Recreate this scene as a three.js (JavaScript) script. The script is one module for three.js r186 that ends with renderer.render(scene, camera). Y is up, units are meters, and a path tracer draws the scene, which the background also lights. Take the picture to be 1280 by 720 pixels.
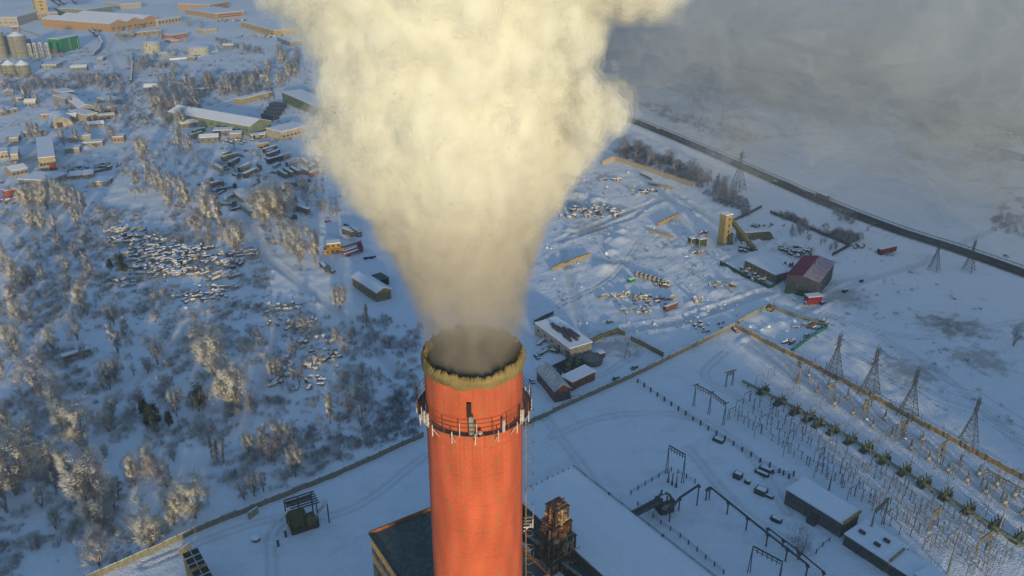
import * as THREE from 'three';
import { createNoise3D, createNoise2D } from 'simplex-noise';
import { mergeGeometries } from 'three/addons/utils/BufferGeometryUtils.js';

// ---------------------------------------------------------------- camera, sky, sun, exposure
const scene = new THREE.Scene();
const EYE = 150, PITCH = 25 * Math.PI / 180, FOC = 1020;            // metres, radians, focal length in px of a 1280 wide picture
const camera = new THREE.PerspectiveCamera(2 * Math.atan(360 / FOC) * 180 / Math.PI, 16 / 9, 0.5, 20000);
camera.position.set(0, EYE, 0);
camera.rotation.set(-PITCH, 0, 0);

const SUN_AZ = 12.5 * Math.PI / 180, SUN_EL = 7.5 * Math.PI / 180;
const sunDir = new THREE.Vector3(Math.sin(SUN_AZ) * Math.cos(SUN_EL), Math.sin(SUN_EL), Math.cos(SUN_AZ) * Math.cos(SUN_EL));
{
  const W = 256, H = 128, data = new Float32Array(W * H * 4), d = new THREE.Vector3();
  for (let j = 0; j < H; j++) for (let i = 0; i < W; i++) {
    const el = ((j + 0.5) / H - 0.5) * Math.PI, ph = ((i + 0.5) / W - 0.5) * 2 * Math.PI;
    d.set(Math.cos(el) * Math.cos(ph), Math.sin(el), Math.cos(el) * Math.sin(ph));
    const up = Math.max(0, d.y), hz = Math.exp(-up * 5.5), a = Math.acos(Math.min(1, d.dot(sunDir)));
    const glow = Math.exp(-((a / 0.55) ** 2)) * 0.5 + Math.exp(-((a / 1.2) ** 2)) * 0.12;
    const o = (j * W + i) * 4;
    data[o] = 0.080 + 0.055 * hz + glow * 0.7;
    data[o + 1] = 0.202 + 0.085 * hz + glow * 0.58;
    data[o + 2] = 0.395 + 0.09 * hz + glow * 0.42;
    data[o + 3] = 1;
  }
  const t = new THREE.DataTexture(data, W, H, THREE.RGBAFormat, THREE.FloatType);
  t.mapping = THREE.EquirectangularReflectionMapping; t.magFilter = THREE.LinearFilter; t.wrapS = THREE.RepeatWrapping; t.needsUpdate = true;
  scene.background = t; scene.environment = t;
}
const sun = new THREE.DirectionalLight(new THREE.Color().setRGB(1, 0.81, 0.48), 4.3);
sun.position.copy(sunDir).multiplyScalar(600).add(new THREE.Vector3(0, 0, -350)); sun.target.position.set(0, 0, -350);
sun.castShadow = true; sun.shadow.mapSize.set(4096, 4096); sun.shadow.radius = 4;
Object.assign(sun.shadow.camera, { left: -900, right: 900, top: 700, bottom: -700, near: 1, far: 2600 });
scene.add(sun, sun.target);
scene.fog = new THREE.FogExp2(new THREE.Color().setRGB(0.55, 0.74, 1.0), 0.00026);

const renderer = new THREE.WebGLRenderer({ antialias: true });
renderer.setSize(1280, 720);
renderer.toneMapping = THREE.LinearToneMapping;
renderer.toneMappingExposure = 1.0;
renderer.shadowMap.enabled = true; renderer.shadowMap.type = THREE.PCFSoftShadowMap;

// ---------------------------------------------------------------- helpers
function rng(seed) { let s = seed >>> 0; return () => { s = (s + 0x6d2b79f5) | 0; let t = Math.imul(s ^ (s >>> 15), 1 | s); t = (t + Math.imul(t ^ (t >>> 7), 61 | t)) ^ t; return ((t ^ (t >>> 14)) >>> 0) / 4294967296; }; }
const n3 = createNoise3D(rng(11)), n2 = createNoise2D(rng(23));
const clamp = (x, a = 0, b = 1) => Math.min(b, Math.max(a, x)), lerp = (a, b, t) => a + (b - a) * t;
const sstep = (x, a, b) => { const t = clamp((x - a) / (b - a)); return t * t * (3 - 2 * t); };
const CP = Math.cos(PITCH), SP = Math.sin(PITCH);
function ray(px, py) { const cx = (px - 640) / FOC, cy = -(py - 360) / FOC; return [cx, cy * CP - SP, -cy * SP - CP]; }
// the place on the level plane at height h that is seen at a given spot of a 1280 x 720 survey picture
function G(px, py, h = 0) { const r = ray(px, py), t = (h - EYE) / r[1]; return [r[0] * t, r[2] * t]; }
function toPx(x, y, z) { const dy = y - EYE, d = -dy * SP - z * CP, u = dy * CP - z * SP; return [640 + FOC * x / d, 360 - FOC * u / d]; }
function inPoly(x, y, P) { let c = false; for (let i = 0, j = P.length - 1; i < P.length; j = i++) if ((P[i][1] > y) !== (P[j][1] > y) && x < (P[j][0] - P[i][0]) * (y - P[i][1]) / (P[j][1] - P[i][1]) + P[i][0]) c = !c; return c; }

const names = new Map();
function numbered(n) { const k = names.get(n) ?? 0; names.set(n, k + 1); return k ? `${n}_${String(k).padStart(3, '0')}` : n; }
function tag(o, label, category, group, kind) { if (label) o.userData.label = label; if (category) o.userData.category = category; if (group) o.userData.group = group; if (kind) o.userData.kind = kind; return o; }
function thing(name, label, category, pos = [0, 0, 0], turn = 0, group) { const g = new THREE.Group(); g.name = numbered(name); g.position.set(...pos); g.rotation.y = turn; tag(g, label, category, group); scene.add(g); return g; }
function mesh(name, geo, m, parent) { const o = new THREE.Mesh(geo, m); o.name = parent ? name : numbered(name); o.castShadow = o.receiveShadow = true; (parent ?? scene).add(o); return o; }
function copyOf(o, label, pos, turn, scale) { const c = o.clone(); c.name = numbered(o.name.replace(/_\d{3}$/, '')); c.userData = { ...o.userData }; if (label) c.userData.label = label; c.position.set(...pos); c.rotation.set(0, turn ?? 0, 0); if (scale) c.scale.setScalar(scale); scene.add(c); return c; }

// collects triangles; uv in metres on the plane each face lies in
class MB {
  constructor() { this.p = []; }
  tri(a, b, c) { this.p.push(...a, ...b, ...c); return this; }
  quad(a, b, c, d) { return this.tri(a, b, c).tri(a, c, d); }
  hexa(v) { // 0-3 bottom ring counter-clockwise from above, 4-7 top ring
    this.quad(v[3], v[2], v[1], v[0]).quad(v[4], v[5], v[6], v[7]);
    for (let i = 0; i < 4; i++) { const j = (i + 1) % 4; this.quad(v[i], v[j], v[j + 4], v[i + 4]); }
    return this;
  }
  box(cx, y0, cz, w, h, d, turn = 0, taper = 1, tilt = 0) { // y0 is the underside
    const c = Math.cos(turn), s = Math.sin(turn), P = (x, y, z) => [cx + x * c + z * s, y + x * tilt, cz - x * s + z * c], a = w / 2, b = d / 2, t = taper;
    return this.hexa([P(-a, y0, b), P(a, y0, b), P(a, y0, -b), P(-a, y0, -b), P(-a * t, y0 + h, b * t), P(a * t, y0 + h, b * t), P(a * t, y0 + h, -b * t), P(-a * t, y0 + h, -b * t)]);
  }
  bar(p, q, t, t2 = t) { return this.cyl(p, q, t * 0.7071, t2 * 0.7071, 4); }
  cyl(p, q, r0, r1 = r0, n = 8, caps = true) {
    const a = new THREE.Vector3(...p), b = new THREE.Vector3(...q), d = b.clone().sub(a).normalize(), u = new THREE.Vector3(Math.abs(d.y) > 0.9 ? 1 : 0, Math.abs(d.y) > 0.9 ? 0 : 1, 0).cross(d).normalize(), v = d.clone().cross(u), A = [], B = [];
    for (let i = 0; i < n; i++) { const k = (i + 0.5) / n * 2 * Math.PI, c = Math.cos(k), s = Math.sin(k), o = u.clone().multiplyScalar(c).addScaledVector(v, s); A.push(a.clone().addScaledVector(o, r0).toArray()); B.push(b.clone().addScaledVector(o, r1).toArray()); }
    for (let i = 0; i < n; i++) { const j = (i + 1) % n; this.quad(A[i], A[j], B[j], B[i]); if (caps) { this.tri(p, A[j], A[i]); this.tri(q, B[i], B[j]); } }
    return this;
  }
  path(pts, r, n = 6) { for (let i = 0; i + 1 < pts.length; i++) this.cyl(pts[i], pts[i + 1], r, r, n); return this; }
  geo() {
    const g = new THREE.BufferGeometry(), p = new Float32Array(this.p), uv = new Float32Array(p.length / 3 * 2);
    g.setAttribute('position', new THREE.BufferAttribute(p, 3)); g.computeVertexNormals();
    const n = g.attributes.normal.array;
    for (let i = 0; i < p.length / 3; i++) { const nx = Math.abs(n[i * 3]), ny = Math.abs(n[i * 3 + 1]), nz = Math.abs(n[i * 3 + 2]), x = p[i * 3], y = p[i * 3 + 1], z = p[i * 3 + 2]; uv[i * 2] = nx > ny && nx > nz ? z : x; uv[i * 2 + 1] = ny >= nx && ny >= nz ? z : y; }
    g.setAttribute('uv', new THREE.BufferAttribute(uv, 2));
    return g;
  }
  put(name, m, parent) { return mesh(name, this.geo(), m, parent); }
}

// ---------------------------------------------------------------- textures and materials
function tileTex(n, f, srgb) { // f(u, v) -> [r, g, b] in 0..1, sampled on a torus so that it tiles
  const d = new Uint8Array(n * n * 4);
  for (let j = 0; j < n; j++) for (let i = 0; i < n; i++) { const c = f(i / n, j / n), o = (j * n + i) * 4; for (let k = 0; k < 3; k++) d[o + k] = clamp(c[k]) * 255; d[o + 3] = 255; }
  const t = new THREE.DataTexture(d, n, n); t.wrapS = t.wrapT = THREE.RepeatWrapping; t.magFilter = THREE.LinearFilter; if (srgb) t.colorSpace = THREE.SRGBColorSpace; t.needsUpdate = true; return t;
}
const torus = (u, v, k, z = 0) => { const a = u * 2 * Math.PI, b = v * 2 * Math.PI, R = k / (2 * Math.PI); return n3(Math.cos(a) * R + Math.cos(b) * R * 0.83 + z, Math.sin(a) * R + 7.3 + z, Math.sin(b) * R + Math.cos(b) * R * 0.5); };
const fb = (u, v, k, z) => 0.5 * torus(u, v, k, z) + 0.27 * torus(u, v, k * 2.1, z + 9) + 0.15 * torus(u, v, k * 4.3, z + 21) + 0.08 * torus(u, v, k * 9, z + 33);
const snowBump = tileTex(512, (u, v) => { const h = 0.5 + 0.45 * fb(u, v, 14, 3); return [h, h, h]; });
const grime = tileTex(256, (u, v) => { const h = 0.82 + 0.2 * fb(u, v, 5, 1) + 0.1 * torus(u, v, 40, 5); return [h, h * 0.985, h * 0.96]; }, true);
const rustTex = tileTex(256, (u, v) => { const h = sstep(fb(u, v, 9, 40), -0.15, 0.3); return [lerp(0.55, 0.95, h), lerp(0.36, 0.9, h), lerp(0.25, 0.84, h)]; }, true);
const ribBump = tileTex(64, (u) => { const h = Math.abs(((u * 4) % 1) - 0.5) * 2; return [h, h, h]; });
function scaled(t, s) { const c = t.clone(); c.repeat.set(1 / s, 1 / s); c.needsUpdate = true; return c; }
const grimeT = scaled(grime, 9), rustT = scaled(rustTex, 5), ribT = scaled(ribBump, 1.6), snowT = scaled(snowBump, 11);
const mats = new Map();
function M(r, g, b, o = {}) {
  const key = [r, g, b, JSON.stringify(o)].join();
  if (!mats.has(key)) {
    const m = new THREE.MeshPhysicalMaterial({ color: new THREE.Color().setRGB(r, g, b), roughness: o.rough ?? 0.85, metalness: o.metal ?? 0, specularIntensity: o.spec ?? 0.4, side: THREE.DoubleSide });
    if (o.tex !== 'none') m.map = o.tex === 'rust' ? rustT : grimeT;
    if (o.tex === 'rib') { m.bumpMap = ribT; m.bumpScale = 0.06; }
    mats.set(key, m);
  }
  return mats.get(key);
}
const SNOW = new THREE.MeshPhysicalMaterial({ color: new THREE.Color().setRGB(0.84, 0.85, 0.88), roughness: 0.95, specularIntensity: 0.15, bumpMap: snowT, bumpScale: 0.3, side: THREE.DoubleSide });
// ---------------------------------------------------------------- the ground: one sheet of snow to the horizon
const T = (pts, h = 0) => pts.map(([a, b]) => G(a, b, h));
const YARD = T([[100, 735], [530, 548], [655, 533], [918, 409], [1300, 608], [1300, 760], [100, 760]]);
const DUMP = T([[120, 265], [330, 270], [330, 330], [290, 400], [130, 400]]);
const BUILD = T([[690, 190], [760, 190], [960, 290], [900, 400], [700, 440], [670, 330]]);
const THICK = T([[-30, 330], [130, 260], [330, 280], [440, 420], [520, 420], [520, 540], [100, 725], [-60, 740]]);
const NORTH = T([[-40, 60], [380, 60], [430, 260], [300, 300], [-60, 320]]);
const distTo = (x, z, L) => { let m = 1e9; for (let i = 0; i + 1 < L.length; i++) { const [ax, az] = L[i], [bx, bz] = L[i + 1], dx = bx - ax, dz = bz - az, t = clamp(((x - ax) * dx + (z - az) * dz) / (dx * dx + dz * dz)); m = Math.min(m, Math.hypot(x - ax - t * dx, z - az - t * dz)); } return m; };
const TRACKS = [ // ploughed ways in the snow, half width
  [T([[735, 440], [700, 300], [790, 262], [830, 250], [745, 215]]), 3.2], [T([[712, 298], [790, 272], [825, 246], [880, 268], [960, 300]]), 2.6], [T([[730, 420], [850, 402], [960, 365]]), 4],
  [T([[945, 430], [1280, 640]]), 6], [T([[500, 470], [430, 395], [330, 320], [310, 270], [440, 300]]), 3.4], [T([[170, 480], [205, 445], [290, 330]]), 2.2], [T([[300, 560], [330, 470], [350, 400]]), 2.5],
  [T([[160, 150], [150, 95], [135, 60], [165, 20]]), 5], [T([[165, 130], [215, 165], [255, 140], [330, 110]]), 3], [T([[0, 225], [60, 180], [140, 165]]), 4],
  [T([[1000, 390], [1075, 352], [1150, 330], [1210, 300], [1270, 275]]), 3.5], [T([[760, 185], [850, 205], [960, 170], [1030, 165]]), 3], [T([[960, 300], [900, 330], [980, 365], [1080, 345]]), 3]];
const RUTS = [[[690, 545], [760, 520], [860, 520], [930, 560], [985, 640]], [[905, 440], [880, 470], [930, 500], [1060, 570], [1280, 700]], [[930, 430], [990, 470], [1130, 540], [1280, 620]], [[180, 705], [330, 650], [430, 640], [530, 570]], [[340, 720], [345, 660], [400, 630]], [[680, 520], [740, 600], [800, 700]], [[860, 560], [930, 640], [1010, 690]], [[1100, 420], [1180, 470], [1280, 560]], [[1000, 380], [1130, 420], [1280, 400]], [[690, 455], [740, 470], [800, 440]], [[760, 330], [830, 320], [890, 350], [960, 340]], [[700, 380], [760, 350], [800, 300]], [[760, 290], [720, 240], [760, 215]], [[60, 60], [120, 70], [200, 60]]].map((L) => new THREE.CatmullRomCurve3(T(L).map(([x, z]) => new THREE.Vector3(x, 0, z))).getPoints(14).map((p) => [p.x, p.z]));
const rut = (x, z) => { let v = 0; for (const L of RUTS) { const d = distTo(x, z, L); if (d < 4) v = Math.max(v, Math.exp(-(((d - 1.1) / 0.55) ** 2))); } return v; };
const hump = [];
function H(x, z) {
  const far = Math.hypot(x, z);
  let h = 1.2 * n2(x / 160, z / 160) * sstep(far, 350, 900);
  const yard = z > -330 && inPoly(x, z, YARD);
  const rough = yard ? 0.16 : inPoly(x, z, BUILD) ? 0.3 : inPoly(x, z, DUMP) ? 0.8 : 0.55;
  h += rough * (0.55 * n2(x / 24, z / 24) + 0.34 * n2(x / 9.5 + 40, z / 9.5) + 0.16 * n2(x / 4 + 80, z / 4));
  if (rough === 0.3 || rough === 0.8) h += 0.16 * n2(x / 2.4, z / 2.4) + 0.4 * Math.max(0, n2(x / 13 + 7, z / 13 - 4)) ** 1.5;
  let t = 1e9, w = 3; for (const [L, hw] of TRACKS) { const d = distTo(x, z, L) / (hw * 0.7); if (d < t) { t = d; w = hw; } }
  if (t < 2.4) { h = lerp(-0.25, h, sstep(t, 0.8, 1.5)) + 0.4 * Math.exp(-(((t - 1.35) / 0.3) ** 2)); }
  if (far < 700) h -= 0.3 * rut(x, z) - (yard ? 0.07 * n2(x / 2.1, z / 3.1) + 0.05 * n2(x / 6 + z / 9, z / 22) : 0);
  for (const [hx, hz, r, a] of hump) { const d = Math.hypot(x - hx, z - hz) / r; if (d < 2.2) h += a * Math.exp(-d * d * 1.6); }
  return h;
}
{ // ploughed snow heaps
  const r = rng(5);
  for (let i = 0; i < 55; i++) { const px = 690 + r() * 260, py = 225 + r() * 190, [x, z] = G(px, py); if (inPoly(x, z, BUILD)) hump.push([x, z, 1.2 + r() * 2, 0.5 + r() * 1.0]); }
  for (let i = 0; i < 40; i++) { const [x, z] = G(130 + r() * 300, 260 + r() * 160); hump.push([x, z, 1.3 + r() * 2, 0.4 + r() * 0.8]); }
  for (const [a, b, s, k] of [[755, 335, 8, 3], [765, 315, 5, 2.5], [720, 245, 9, 3], [745, 250, 7, 2.5], [775, 300, 7, 2.4], [860, 268, 8, 3], [1190, 325, 9, 2.6], [1160, 322, 6, 2], [1215, 330, 7, 2.2], [1240, 338, 6, 2], [100, 205, 8, 3], [108, 185, 6, 2.5], [940, 330, 4, 1.5], [120, 195, 5, 2], [975, 405, 4, 1.2], [955, 412, 4, 1.2], [938, 408, 4, 1.3]]) { const [x, z] = G(a, b); hump.push([x, z, s * 0.7, k * 0.75]); }
}
const bare = T([[718, 255], [760, 262], [995, 313], [1140, 465], [770, 432], [1060, 372], [1180, 405], [740, 285], [1205, 410], [1225, 450]]);
{
  const zs = []; for (let z = 420; z > -80; z -= 20) zs.push(z);
  for (let i = 0; i <= 640; i++) zs.push(-80 * Math.exp(i / 640 * Math.log(1750 / 80)));
  for (const z of [-1900, -2200, -2700, -3500, -5000, -8000, -14000]) zs.push(z);
  const NX = 740, NZ = zs.length, pos = new Float32Array(NX * NZ * 3), col = new Float32Array(NX * NZ * 3), uv = new Float32Array(NX * NZ * 2), idx = [];
  for (let j = 0; j < NZ; j++) for (let i = 0; i < NX; i++) {
    const k = j * NX + i, z = zs[j], u = i / (NX - 1) * 2 - 1, hw = 130 + 0.74 * Math.max(60, Math.abs(z)), x = (Math.abs(u) < 0.97 ? u / 0.97 * hw : Math.sign(u) * (hw + (Math.abs(u) - 0.97) / 0.03 * 7000));
    const y = Math.abs(x) > 1600 || z < -1800 || z > 0 ? -0.4 : H(x, z);
    pos.set([x, y, z], k * 3); uv.set([x / 11, z / 11], k * 2);
    let c = [0.80, 0.82, 0.86];
    const far = Math.hypot(x, z), g = n2(x / 35 + 3, z / 35) + 0.6 * n2(x / 11, z / 11 + 5) + 0.3 * n2(x / 4, z / 4);
    const inT = inPoly(x, z, THICK) || inPoly(x, z, NORTH);
    const scrub = inT ? sstep(g, 0.2, 1.2) * 0.55 : sstep(g, 0.7, 1.5) * (inPoly(x, z, YARD) ? 0 : 0.35);
    c = c.map((v, q) => lerp(v, [0.42, 0.38, 0.38][q], scrub));
    for (const [bx, bz] of bare) { const d = Math.hypot(x - bx, z - bz); if (d < 36) { const s = sstep(8 + 5 * n2(x / 6, z / 6) + 3 * n2(x / 2, z / 2) - d, -5, 5) * 0.55; c = c.map((v, q) => lerp(v, [0.20, 0.17, 0.13][q], s)); } }
    let t = 9; for (const [L, w] of TRACKS) t = Math.min(t, distTo(x, z, L) / (w * 0.7));
    if (t < 1) { const s = (0.25 + 0.25 * Math.abs(Math.sin(t * 7))) * sstep(1 - t, 0, 0.3); c = c.map((v, q) => lerp(v, [0.50, 0.50, 0.52][q], s)); }
    if (far < 700) { const s = 0.55 * rut(x, z) + (inPoly(x, z, YARD) ? 0.22 * sstep(n2(x / 14, z / 14) + 0.5 * n2(x / 3, z / 3), 0.2, 1) : 0); c = c.map((v, q) => lerp(v, [0.52, 0.50, 0.50][q], s)); }
    col.set(c, k * 3);
  }
  for (let j = 0; j + 1 < NZ; j++) for (let i = 0; i + 1 < NX; i++) { const a = j * NX + i, b = a + 1, c = a + NX, d = c + 1; idx.push(a, b, d, a, d, c); }
  const g = new THREE.BufferGeometry(); g.setAttribute('position', new THREE.BufferAttribute(pos, 3)); g.setAttribute('color', new THREE.BufferAttribute(col, 3)); g.setAttribute('uv', new THREE.BufferAttribute(uv, 2)); g.setIndex(idx); g.computeVertexNormals();
  const m = new THREE.MeshPhysicalMaterial({ vertexColors: true, roughness: 0.95, specularIntensity: 0.15, bumpMap: snowBump, bumpScale: 0.34 });
  tag(mesh('ground', g, m), 'snow covered open ground reaching across the whole view', null, null, 'structure');
}
// ---------------------------------------------------------------- the great chimney
const [CX, CZ] = (() => { const r = ray(591.5, 447), t = 60.4 / Math.hypot(...r); return [r[0] * t, r[2] * t]; })(), CTOP = 120.65;
{
  const t = thing('chimney', 'tall red power station chimney with crumbling ochre rim, steam pouring out', 'chimney', [CX, 0, CZ]);
  const N = 96, prof = [[5.2, 0], [4.6, 30], [4.1, 62], [3.78, 92], [3.70, 105], [3.64, CTOP - 1.1]];
  const TW = 1024, TH = 1536, SPAN = 42, td = new Uint8Array(TW * TH * 4), bd = new Uint8Array(TW * TH * 4); // colour and relief of the top 42 metres, once round
  for (let j = 0; j < TH; j++) for (let i = 0; i < TW; i++) {
    const a = i / TW * 2 * Math.PI, y = CTOP - 1.1 - (1 - (j + 0.5) / TH) * SPAN, c = Math.cos(a), q = Math.sin(a), dn = CTOP - 1.1 - y, fine = n3(c * 14, y * 4, q * 14), mid = n3(c * 2.2, y * 0.16, q * 2.2 + 4), spot = sstep(n3(c * 5, y * 0.55, q * 5 + 9) + 0.4 * fine, 0.62, 0.95);
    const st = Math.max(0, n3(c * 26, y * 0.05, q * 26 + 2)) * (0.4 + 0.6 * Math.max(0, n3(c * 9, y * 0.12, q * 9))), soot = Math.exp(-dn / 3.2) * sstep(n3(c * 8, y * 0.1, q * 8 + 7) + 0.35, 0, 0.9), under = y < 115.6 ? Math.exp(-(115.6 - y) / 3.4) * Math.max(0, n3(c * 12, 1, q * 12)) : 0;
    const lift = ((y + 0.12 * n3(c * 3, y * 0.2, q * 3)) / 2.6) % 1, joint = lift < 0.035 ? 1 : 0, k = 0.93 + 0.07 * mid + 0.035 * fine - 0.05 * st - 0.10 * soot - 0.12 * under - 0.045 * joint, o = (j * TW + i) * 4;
    td[o] = 255 * clamp(k * lerp(1, 0.86, spot)); td[o + 1] = 255 * clamp(k * lerp(0.97, 1.0, spot) * (1 + 0.1 * st + 0.12 * soot) * (0.97 + 0.1 * spot)); td[o + 2] = 255 * clamp(k * (0.97 + 0.03 * spot) * (1 + 0.2 * soot)); td[o + 3] = 255;
    const bh = 255 * clamp(0.55 + 0.12 * fine + 0.1 * mid - 0.12 * joint + 0.06 * (Math.floor((y + 60) / 2.6) % 2)); bd[o] = bd[o + 1] = bd[o + 2] = bh; bd[o + 3] = 255;
  }
  const mk = (d) => { const x = new THREE.DataTexture(d, TW, TH); x.wrapS = THREE.RepeatWrapping; x.wrapT = THREE.ClampToEdgeWrapping; x.magFilter = THREE.LinearFilter; x.needsUpdate = true; return x; }, paint = mk(td), rings = mk(bd); paint.colorSpace = THREE.SRGBColorSpace;
  const red = new THREE.MeshPhysicalMaterial({ color: new THREE.Color().setRGB(0.62, 0.15, 0.064), roughness: 0.72, specularIntensity: 0.3, map: paint, bumpMap: rings, bumpScale: 0.06 });
  const shaftGeo = new THREE.LatheGeometry(prof.map(([r, y]) => new THREE.Vector2(r, y)), N); { const P = shaftGeo.attributes.position, U = shaftGeo.attributes.uv; for (let k = 0; k < P.count; k++) U.setY(k, clamp(1 - (CTOP - 1.1 - P.getY(k)) / SPAN, -3, 1)); }
  mesh('shaft', shaftGeo, red, t);
  // crumbling collar and lining
  const jag = (a, k) => 0.30 * n3(Math.cos(a) * 3, Math.sin(a) * 3, k) + 0.22 * n3(Math.cos(a) * 9, Math.sin(a) * 9, k + 5) + 0.2 * n3(Math.cos(a) * 24, Math.sin(a) * 24, k + 9);
  const col = new THREE.MeshPhysicalMaterial({ color: new THREE.Color().setRGB(0.32, 0.25, 0.10), roughness: 0.95, map: grimeT, bumpMap: snowT, bumpScale: 0.25, side: THREE.DoubleSide });
  const NA = 320, rows = [[(a) => 3.66, (a) => CTOP - 1.22 + 0.4 * jag(a, 3)], [(a) => 3.80 + 0.1 * jag(a, 31), (a) => CTOP - 1.02 + 0.35 * jag(a, 3)], [(a) => 3.84 + 0.12 * jag(a, 41), (a) => CTOP - 0.65], [(a) => 3.80 + 0.1 * jag(a, 51), (a) => CTOP - 0.25 - 0.2 * Math.max(0, Math.cos(a)) + 0.4 * jag(a, 1)], [(a) => 3.66, (a) => CTOP + 0.02 - 0.22 * Math.max(0, Math.cos(a)) + 0.75 * jag(a, 1)], [(a) => 3.47 + 0.06 * jag(a, 61), (a) => CTOP - 0.05 - 0.22 * Math.max(0, Math.cos(a)) + 0.85 * jag(a, 2)], [(a) => 3.34 + 0.1 * jag(a, 71), (a) => CTOP - 0.5 + 0.4 * jag(a, 1)], [(a) => 3.30, (a) => CTOP - 3]];
  const p = [], ix = []; for (const [fr, fy] of rows) for (let i = 0; i < NA; i++) { const a = Math.PI + i / (NA - 1) * 2 * Math.PI, r = fr(a); p.push(Math.sin(a) * r, fy(a), Math.cos(a) * r); }
  const uv = []; for (let j = 0; j < rows.length; j++) for (let i = 0; i < NA; i++) uv.push(i / NA * 2.4, j * 0.12);
  for (let j = 0; j + 1 < rows.length; j++) for (let i = 0; i + 1 < NA; i++) { const a = j * NA + i, b = a + 1; ix.push(a, b, b + NA, a, b + NA, a + NA); }
  const g = new THREE.BufferGeometry(); g.setAttribute('position', new THREE.Float32BufferAttribute(p, 3)); g.setAttribute('uv', new THREE.Float32BufferAttribute(uv, 2)); g.setIndex(ix); g.computeVertexNormals();
  mesh('rim', g, col, t).userData.label = 'crumbling ochre crust around the chimney mouth';
  mesh('lining', new THREE.CylinderGeometry(3.3, 3.3, 24, 72, 1, true).translate(0, CTOP - 14.5, 0), M(0.60, 0.48, 0.26), t).material.side = THREE.DoubleSide;
  mesh('flue_bottom', new THREE.CylinderGeometry(3.29, 3.29, 0.2, 48).translate(0, CTOP - 24, 0), M(0.05, 0.045, 0.04), t);
  // gallery
  const gy = 115.9, R0 = 3.70, R1 = 4.32, dark = M(0.24, 0.11, 0.08, { rough: 0.7 }), frost = M(0.74, 0.72, 0.70), gal = mesh('gallery', new THREE.RingGeometry(R0, R1, 64).rotateX(-Math.PI / 2).translate(0, gy, 0), M(0.30, 0.22, 0.19), t);
  for (let i = 0; i < 32; i++) { const a = i / 32 * 2 * Math.PI, s = Math.sin(a), c = Math.cos(a); new MB().bar([s * R0, gy - 0.02, c * R0], [s * R1, gy - 0.02, c * R1], 0.05).put('joist', dark, gal); }
  for (const [k, hh] of [[0, 0.45], [1, 0.8], [2, 1.15]]) mesh('rail', new THREE.TorusGeometry(R1 - 0.02, 0.022, 6, 96).rotateX(Math.PI / 2).translate(0, gy + hh, 0), dark, gal);
  mesh('kick_plate', new THREE.CylinderGeometry(R1, R1, 0.08, 64, 1, true).translate(0, gy + 0.04, 0), M(0.4, 0.2, 0.13), gal);
  for (let i = 0; i < 22; i++) { const a = (i + 0.3) / 22 * 2 * Math.PI, s = Math.sin(a), c = Math.cos(a); new MB().bar([s * (R1 - 0.02), gy - 0.02, c * (R1 - 0.02)], [s * (R1 - 0.02), gy + 1.17, c * (R1 - 0.02)], 0.055).put('post', i % 3 ? dark : frost, gal); }
  for (let i = 0; i < 16; i++) { const a = (i + 0.15) / 16 * 2 * Math.PI, s = Math.sin(a), c = Math.cos(a); new MB().bar([s * R1, gy - 0.03, c * R1], [s * R0, gy - 1.0, c * R0], 0.045).bar([s * (R1 + 0.02), gy - 0.62, c * (R1 + 0.02)], [s * (R1 + 0.02), gy + 0.35, c * (R1 + 0.02)], 0.065).put('bracket', frost, gal); }
  // aviation lamp cabinet facing the viewer, and small lamps with their boxes
  { const c = new THREE.Group(); c.name = 'lamp_cabinet'; t.add(c); const g2 = M(0.30, 0.31, 0.27); new MB().box(-0.02, gy + 0.1, R1 - 0.28, 0.34, 1.5, 0.26).put('cabinet', g2, c); new MB().box(-0.16, gy + 1.3, R0 + 0.1, 0.3, 1.25, 0.22).put('dark_box', M(0.05, 0.03, 0.03), c); new MB().box(0.25, gy + 0.75, R1 - 0.3, 0.16, 0.3, 0.16).put('junction_box', g2, c); new MB().path([[0.1, gy + 0.2, R1], [0.5, gy + 0.05, R1 + 0.02], [0.9, gy + 0.22, R1 - 0.06]], 0.035).put('cable', dark, c); mesh('lamp', new THREE.SphereGeometry(0.17, 16, 10).translate(0.62, gy + 0.35, R1 - 0.1), M(0.7, 0.5, 0.45), c); }
  for (const a of [-0.95, -0.85, 0.55, 1.0, 2.3, 4.1]) { const s = Math.sin(a), c = Math.cos(a); new MB().box(s * R1, gy + 0.05, c * R1, 0.16, 1.0, 0.16, a).put('lamp_box', frost, t); }
  // ladder with safety hoops down the right flank
  const la = 1.53, lad = new THREE.Group(); lad.name = 'ladder'; t.add(lad); const at = (r, o) => [Math.sin(la) * r + Math.cos(la) * o, Math.cos(la) * r - Math.sin(la) * o];
  for (const o of [-0.25, 0.25]) { const b = new MB(); for (let y = 12; y < gy; y += 20) { const r = 3.66 + (CTOP - y) * 0.0085 + 0.2, r2 = 3.66 + (CTOP - Math.min(gy, y + 20)) * 0.0085 + 0.2, [x, z] = at(r, o), [x2, z2] = at(r2, o); b.bar([x, y, z], [x2, Math.min(gy, y + 20), z2], 0.06); } b.put('stringer', M(0.34, 0.25, 0.12), lad); }
  { const b = new MB(); for (let y = 80; y < gy; y += 0.45) { const r = 3.87 + (CTOP - y) * 0.0085, [x, z] = at(r, -0.25), [x2, z2] = at(r, 0.25); b.bar([x, y, z], [x2, y, z2], 0.035); } tag(b.put('rungs', M(0.4, 0.34, 0.16), lad), null, null, null, 'stuff'); }
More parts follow.
